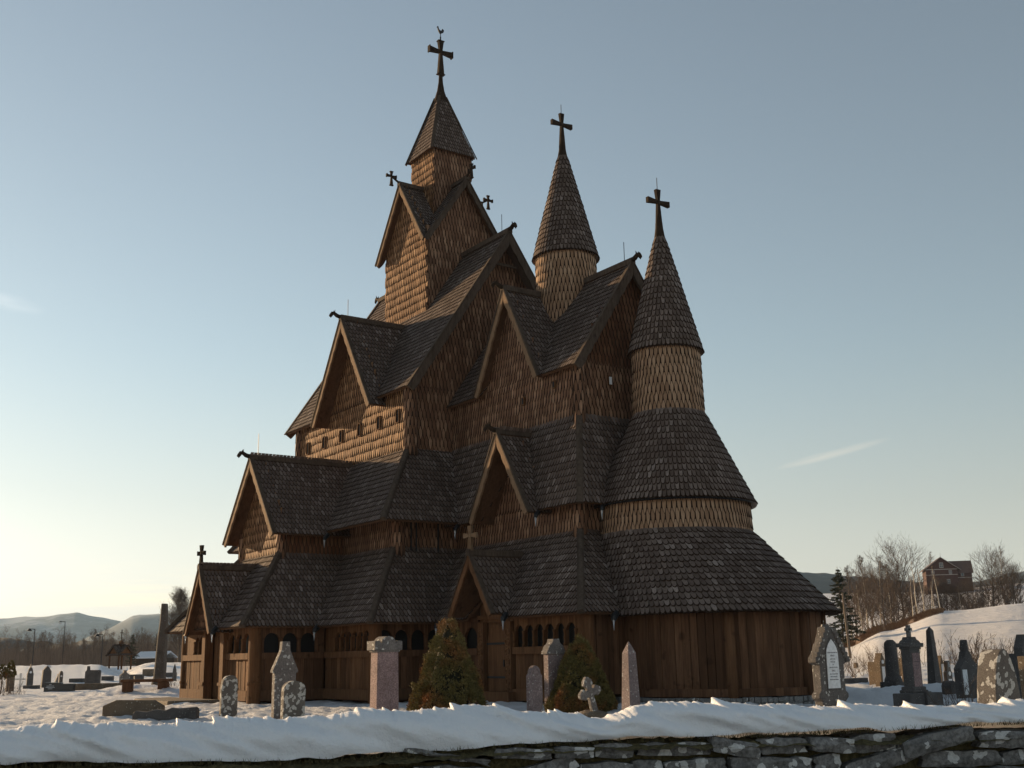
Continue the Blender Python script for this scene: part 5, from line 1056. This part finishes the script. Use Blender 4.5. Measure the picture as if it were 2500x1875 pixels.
# stone step by the porch
b_ = V((-.3, -10.4, 0)); mb = MB(); mb.prism([b_+V((x, y, -.05)) for x, y in ((-3.0, .9), (-2.6, -.5), (-.8, -.8), (1.6, -.7), (2.0, .9))], (0, 0, .2)); o = mb.build('stone_step', 'granite_brown'); bevel(o, .05); tag(o, 'broad flat stone step in front of the gabled porch', 'step')
# well house
b_ = base_at(294, 104); b_.z = hz(294, 1634, 104); e = empty('well_house', b_, 'small open wooden shelter with crossed gable roofs and a cross on its turret', 'shelter'); e.rotation_euler = (0, 0, YAW-.6); e.scale = (.68,)*3; k_ = 104/2869
hw = .95; mb = MB()
for sx in (-1, 1):
    for sy in (-1, 1): q = MB(); q.box((sx*hw, sy*hw, .95), (.16, .16, 2.0)); q.build('post', 'dark_plank', e)
for i, (ax, ay) in enumerate(((1, 0), (-1, 0), (0, 1), (0, -1))):
    n3 = V((ax, ay, 0)); s3 = n3.cross(UP); A = n3*1.25+UP*2.95; mb = MB()
    for sg in (-1, 1):
        f = n3*1.25+s3*sg*1.3+UP*1.75; nrm = s3*sg*1.2+UP*1.3; shingle_poly(mb, [f, A, UP*2.95, s3*sg*1.3+UP*1.75], nrm, .16, .25, 'roof', .03, .05)
    mb.build('roof', 'roof_shingle', e)
    q = MB(); q.prism([n3*1.02+s3*1.0+UP*1.85, n3*1.02-s3*1.0+UP*1.85, n3*1.02+UP*2.8], n3*.05); q.build('gable_wall', 'plank', e)
    for sg in (-1, 1): q = MB(); q.beam(A, n3*1.25+s3*sg*1.35+UP*1.7, .06, .2, n3.cross(s3*sg)); q.build('bargeboard', 'board', e)
    q = MB(); q.box(n3*hw+UP*1.8, (.12 if ax else 2.0, .12 if ay else 2.0, .16)); q.build('beam', 'dark_plank', e)
q = MB(); q.box((0, 0, 3.1), (.42, .42, .6)); q.raw([V((x, y, 3.4)) for x, y in ((-.28, -.28), (.28, -.28), (.28, .28), (-.28, .28))]+[V((0, 0, 3.75))], [(0, 1, 4), (1, 2, 4), (2, 3, 4), (3, 0, 4)]); q.build('turret', 'dark_plank', e)
q = MB(); q.box((0, 0, 4.4), (.08, .08, 1.3)); q.box((0, 0, 4.62), (.55, .09, .09)); q.build('cross', 'cross_wood', e)
# lamps
for i, (x, yt, yb, d, side, lb) in enumerate(((66, 1538, 1622, 135, -1, 'street lamp with dark hood on a thin pole, left of the snow bank'), (139, 1520, 1640, 150, -1, 'tallest thin street lamp, between the two hooded ones'), (234, 1551, 1625, 130, -1, 'street lamp with dark hood just left of the well house'))):
    b_ = rd((x-1250)/2869*d, d, hz(x, yb, d)); H = hz(x, yt, d)-b_.z; e = empty('street_lamp', b_, lb, 'street lamp', 'street lamps behind the churchyard'); e.rotation_euler = (0, 0, YAW)
    mb = MB(); mb.tube([(0, 0, 0), (.02, 0, H*.5), (0, 0, H)], [.05, .045, .035], 6); mb.tube([(0, 0, H-.05), (-.5, 0, H)], .04, 5); mb.build('pole', 'iron', e)
    mb = MB(); mb.lathe((-.62, 0, H-.02), [(.05, .08), (.12, .03), (.32 if i != 1 else .2, -.22 if i != 1 else -.06)], 12); mb.build('lamp_hood', 'iron', e); mb = MB(); mb.lathe((-.62, 0, H-.02), [(.02, -.28), (.14, -.24), (.2, -.16)], 10); mb.build('lamp_glass', 'glass_lamp', e)
b_ = base_at(2076, 72); b_.z -= .1; H = hz(2068, 1450, 72)-b_.z; mb = MB(); mb.tube([(0, 0, 0), tuple(RH*-.14+UP*H)], [.085, .065], 8); o = mb.build('utility_pole', 'pole_wood'); o.location = b_; tag(o, 'plain wooden utility pole in front of the tall conifer', 'pole')
# low house with snowy roof behind the wood
b_ = rd((366-1250)/2869*140, 140, .9); e = empty('low_house', b_, 'low grey house with snow covered roof behind the tall pillar', 'house'); e.rotation_euler = (0, 0, YAW-.3); e.scale = (.8, .8, .75)
mb = MB(); mb.box((0, 0, .7), (4.6, 3, 1.6)); mb.build('wall', 'board', e); mb = MB(); mb.prism([V((-2.6, y, z)) for y, z in ((-1.9, 1.4), (0, 2.3), (1.9, 1.4), (1.9, 1.55), (0, 2.5), (-1.9, 1.55))], (5.2, 0, 0)); mb.build('roof', 'snow', e)
# red barn
D_ = 268; b_ = rd((2306-1250)/2869*D_, D_, hz(2306, 1439, D_)); e = empty('red_barn', b_, 'two storey red wooden barn with white trim on the hillside', 'barn'); e.rotation_euler = (0, 0, YAW-.22); e.scale = (.74, .74, .78)
k_ = D_/2869; hw = 4.7; hz_ = 5.6; ap_ = 8.8
mb = MB(); mb.prism([V((x, 0, z)) for x, z in ((-hw, -2), (hw, -2), (hw, hz_), (0, ap_), (-hw, hz_))], (0, 9, 0)); mb.build('wall', 'red_boards', e)
for sx in (-1, 1):
    mb = MB(); mb.prism([V((0, -.7, ap_+.12)), V((sx*(hw+.9), -.7, hz_-.48)), V((sx*(hw+.9), 9.4, hz_-.48)), V((0, 9.4, ap_+.12))], (0, 0, .22)); mb.build('roof', 'roof_tile', e)
    mb = MB(); mb.beam((0, -.75, ap_+.2), (sx*(hw+.95), -.75, hz_-.42), .1, .36, (0, -1, 0)); mb.build('bargeboard', 'barn_trim', e)
mb = MB(); mb.box((0, -.05, hz_-.1), (2*hw, .12, .18)); mb.box((0, -.05, hz_-1.7), (2*hw, .12, .16)); mb.build('trim', 'barn_trim', e)
for x, z, s in ((.1, 6.7, 1.2), (2.6, 4.6, .9), (1.8, 1.9, 1.0), (-2.6, 4.6, .9), (-2.2, 1.9, .9)):
    q = MB(); q.box((x, -.06, z), (1.0*s, .1, 1.3*s)); q = q.build('window', 'barn_trim', e); g = MB(); g.box((x, -.12, z), (.78*s, .04, 1.06*s)); g = g.build('pane', 'win_glass', q); g = MB(); g.box((x, -.15, z), (.08, .04, 1.06*s)); g.box((x, -.15, z), (.78*s, .04, .08)); g.build('glazing_bar', 'barn_trim', q)
mb = MB(); mb.box((hw+2.2, 4.2, 1.0), (4.4, 5.4, 7.0)); mb.build('wing_wall', 'red_boards', e)
mb = MB(); mb.prism([V((0, 7.4, 4.3)), V((0, 1.0, 4.3)), V((0, 4.2, 8.1))], (hw+4.9, 0, 0)); mb.build('wing_roof', 'roof_tile', e)
mb = MB(); mb.box((hw+2.3, 1.46, 3.0), (4.3, .1, .16)); mb.build('trim', 'barn_trim', e)
q = MB(); q.box((hw+1.6, 1.44, 3.9), (.9, .1, 1.1)); q = q.build('window', 'barn_trim', e); g = MB(); g.box((hw+1.6, 1.38, 3.9), (.7, .04, .9)); g.build('pane', 'win_glass', q)
mb = MB(); mb.tube([(0, -.7, ap_+.2), (0, -.7, ap_+1.5)], [.06, .02], 5); mb.tube([(hw+4.9, 4.2, 8.0), (hw+4.9, 4.2, 9.8)], [.06, .02], 5); mb.build('finial', 'iron', e)
# ================================================================== AIR, SKY, SUN
t = NT('haze_air'); t.n.remove(t.b); pv = t.n.new('ShaderNodeVolumePrincipled'); pv.inputs['Color'].default_value = (.54, .76, 1, 1); pv.inputs['Density'].default_value = HAZE; pv.inputs['Anisotropy'].default_value = 0
t.t.links.new(pv.outputs[0], t.n['Material Output'].inputs['Volume']); MAT['haze_air'] = t.m
if HAZE:
    mb = MB(); c = rd(0, 3000, 0); mb.box((c.x, c.y, 150), (14000, 14000, 322)); o = mb.build('haze', 'haze_air'); o['kind'] = 'stuff'
sc.world = bpy.data.worlds.new('World'); sc.world.use_nodes = True
wt = sc.world.node_tree; bg = wt.nodes['Background']
def wnode(typ, ins=None, **k):
    n_ = wt.nodes.new(typ)
    for a, v in k.items(): setattr(n_, a, v)
    for a, v in (ins or {}).items():
        if isinstance(v, bpy.types.NodeSocket): wt.links.new(v, n_.inputs[a])
        else: n_.inputs[a].default_value = v
    return n_
def wm(op, a, b=0.): return wnode('ShaderNodeMath', {0: a, 1: b}, operation=op).outputs[0]
sky = wnode('ShaderNodeTexSky', sky_type='NISHITA', sun_disc=False)
SAZ, SEL = radians(14.5), radians(9.3)                                # sun: west turned to south, height
SUN = V((-cos(SAZ)*cos(SEL), -sin(SAZ)*cos(SEL), sin(SEL)))
sky.sun_elevation = SEL; sky.sun_rotation = atan2(SUN.x, SUN.y); sky.air_density = 1.; sky.dust_density = DUST; sky.ozone_density = OZONE; sky.altitude = 0
hs0 = wnode('ShaderNodeHueSaturation', {'Color': sky.outputs[0], 'Saturation': SATUR, 'Value': 1.})
hs = wnode('ShaderNodeVectorMath', {0: hs0.outputs[0], 1: TINT}, operation='MULTIPLY')
tc = wnode('ShaderNodeTexCoord').outputs['Generated']
def dot(v): return wnode('ShaderNodeVectorMath', {0: tc, 1: tuple(v)}, operation='DOT_PRODUCT').outputs['Value']
fw_, rt_, zz_ = dot(DH), dot(RH), dot(UP)
az_ = wm('ARCTAN2', rt_, fw_); el_ = wm('ARCSINE', zz_)            # bearing right of the church, height above horizon
def cloud(a0, e0, ha, he, slope, scl, thr, amt):
    a = wm('SUBTRACT', az_, a0); e = wm('SUBTRACT', wm('SUBTRACT', el_, e0), wm('MULTIPLY', a, slope))
    q = wm('ADD', wm('POWER', wm('ABSOLUTE', wm('DIVIDE', a, ha)), 2.), wm('POWER', wm('ABSOLUTE', wm('DIVIDE', e, he)), 2.))
    mk = wnode('ShaderNodeMapRange', {0: q, 1: 0., 2: 1., 3: 1., 4: 0.}).outputs[0]
    cv = wnode('ShaderNodeCombineXYZ', {0: wm('MULTIPLY', a, scl[0]), 1: wm('MULTIPLY', e, scl[1]), 2: a0*7}).outputs[0]
    nz = wnode('ShaderNodeTexNoise', {'Vector': cv, 'Scale': 1., 'Detail': 5., 'Roughness': .55}).outputs['Fac']
    k = wnode('ShaderNodeMapRange', {0: nz, 1: thr, 2: thr+.22, 3: 0., 4: 1.}).outputs[0]
    return wm('MULTIPLY', wm('MULTIPLY', mk, k), amt)
lum = wnode('ShaderNodeVectorMath', {0: hs.outputs[0], 1: (.25, .6, .15)}, operation='DOT_PRODUCT').outputs['Value']
lowf = wnode('ShaderNodeMapRange', {0: el_, 1: 0., 2: LOWH[0], 3: LOWH[1], 4: 0.}, interpolation_type='SMOOTHSTEP').outputs[0]   # thin mist greys the sky near the horizon
lc = wnode('ShaderNodeVectorMath', {0: wnode('ShaderNodeCombineXYZ', {0: lum, 1: lum, 2: lum}).outputs[0], 1: LOWC}, operation='MULTIPLY').outputs[0]
mx_ = wnode('ShaderNodeMix', {0: lowf}, data_type='RGBA'); wt.links.new(hs.outputs[0], mx_.inputs[6]); wt.links.new(lc, mx_.inputs[7]); col = mx_.outputs[2]
def add_cloud(col, f, c): 
    n_ = wnode('ShaderNodeMix', data_type='RGBA', blend_type='MIX'); wt.links.new(f, n_.inputs[0]); wt.links.new(col, n_.inputs[6])
    m_ = wnode('ShaderNodeMix', data_type='RGBA', blend_type='MULTIPLY'); m_.inputs[0].default_value = 1; wt.links.new(col, m_.inputs[6]); m_.inputs[7].default_value = (*c, 1); wt.links.new(m_.outputs[2], n_.inputs[7]); return n_.outputs[2]
def azel(x, y):
    p = (at(x, y, 100)-CAM).normalized(); return atan2(p.dot(RH), p.dot(DH)), math.asin(p.z)
a1, e1 = azel(2032, 1108); a2, e2 = azel(1905, 1140); a3, e3 = azel(2160, 1072)
col = add_cloud(col, cloud(a1, e1, .05, .0042, (e3-e2)/(a3-a2), (14, 150), .3, .75), (1.4, 1.22, 1.12))
a1, e1 = azel(5, 733); col = add_cloud(col, cloud(a1, e1, .035, .008, -.15, (20, 120), .28, .6), (1.3, 1.2, 1.15))
a1, e1 = azel(200, 1490); col = add_cloud(col, cloud(a1, e1, .26, .04, 0., (9, 150), .42, 1.), (1.22, 1.12, .98))
wt.links.new(col, bg.inputs[0]); bg.inputs[1].default_value = SKYS
sl = bpy.data.lights.new('sun', 'SUN'); sl.energy = SUNS; sl.angle = radians(.6); sl.color = SUNC; so = bpy.data.objects.new('sun', sl); COL.objects.link(so)
so.rotation_euler = SUN.to_track_quat('Z', 'Y').to_euler()
sc.view_settings.view_transform = 'Standard'; sc.view_settings.look = 'None'; sc.view_settings.gamma = 1; sc.view_settings.exposure = EXPO
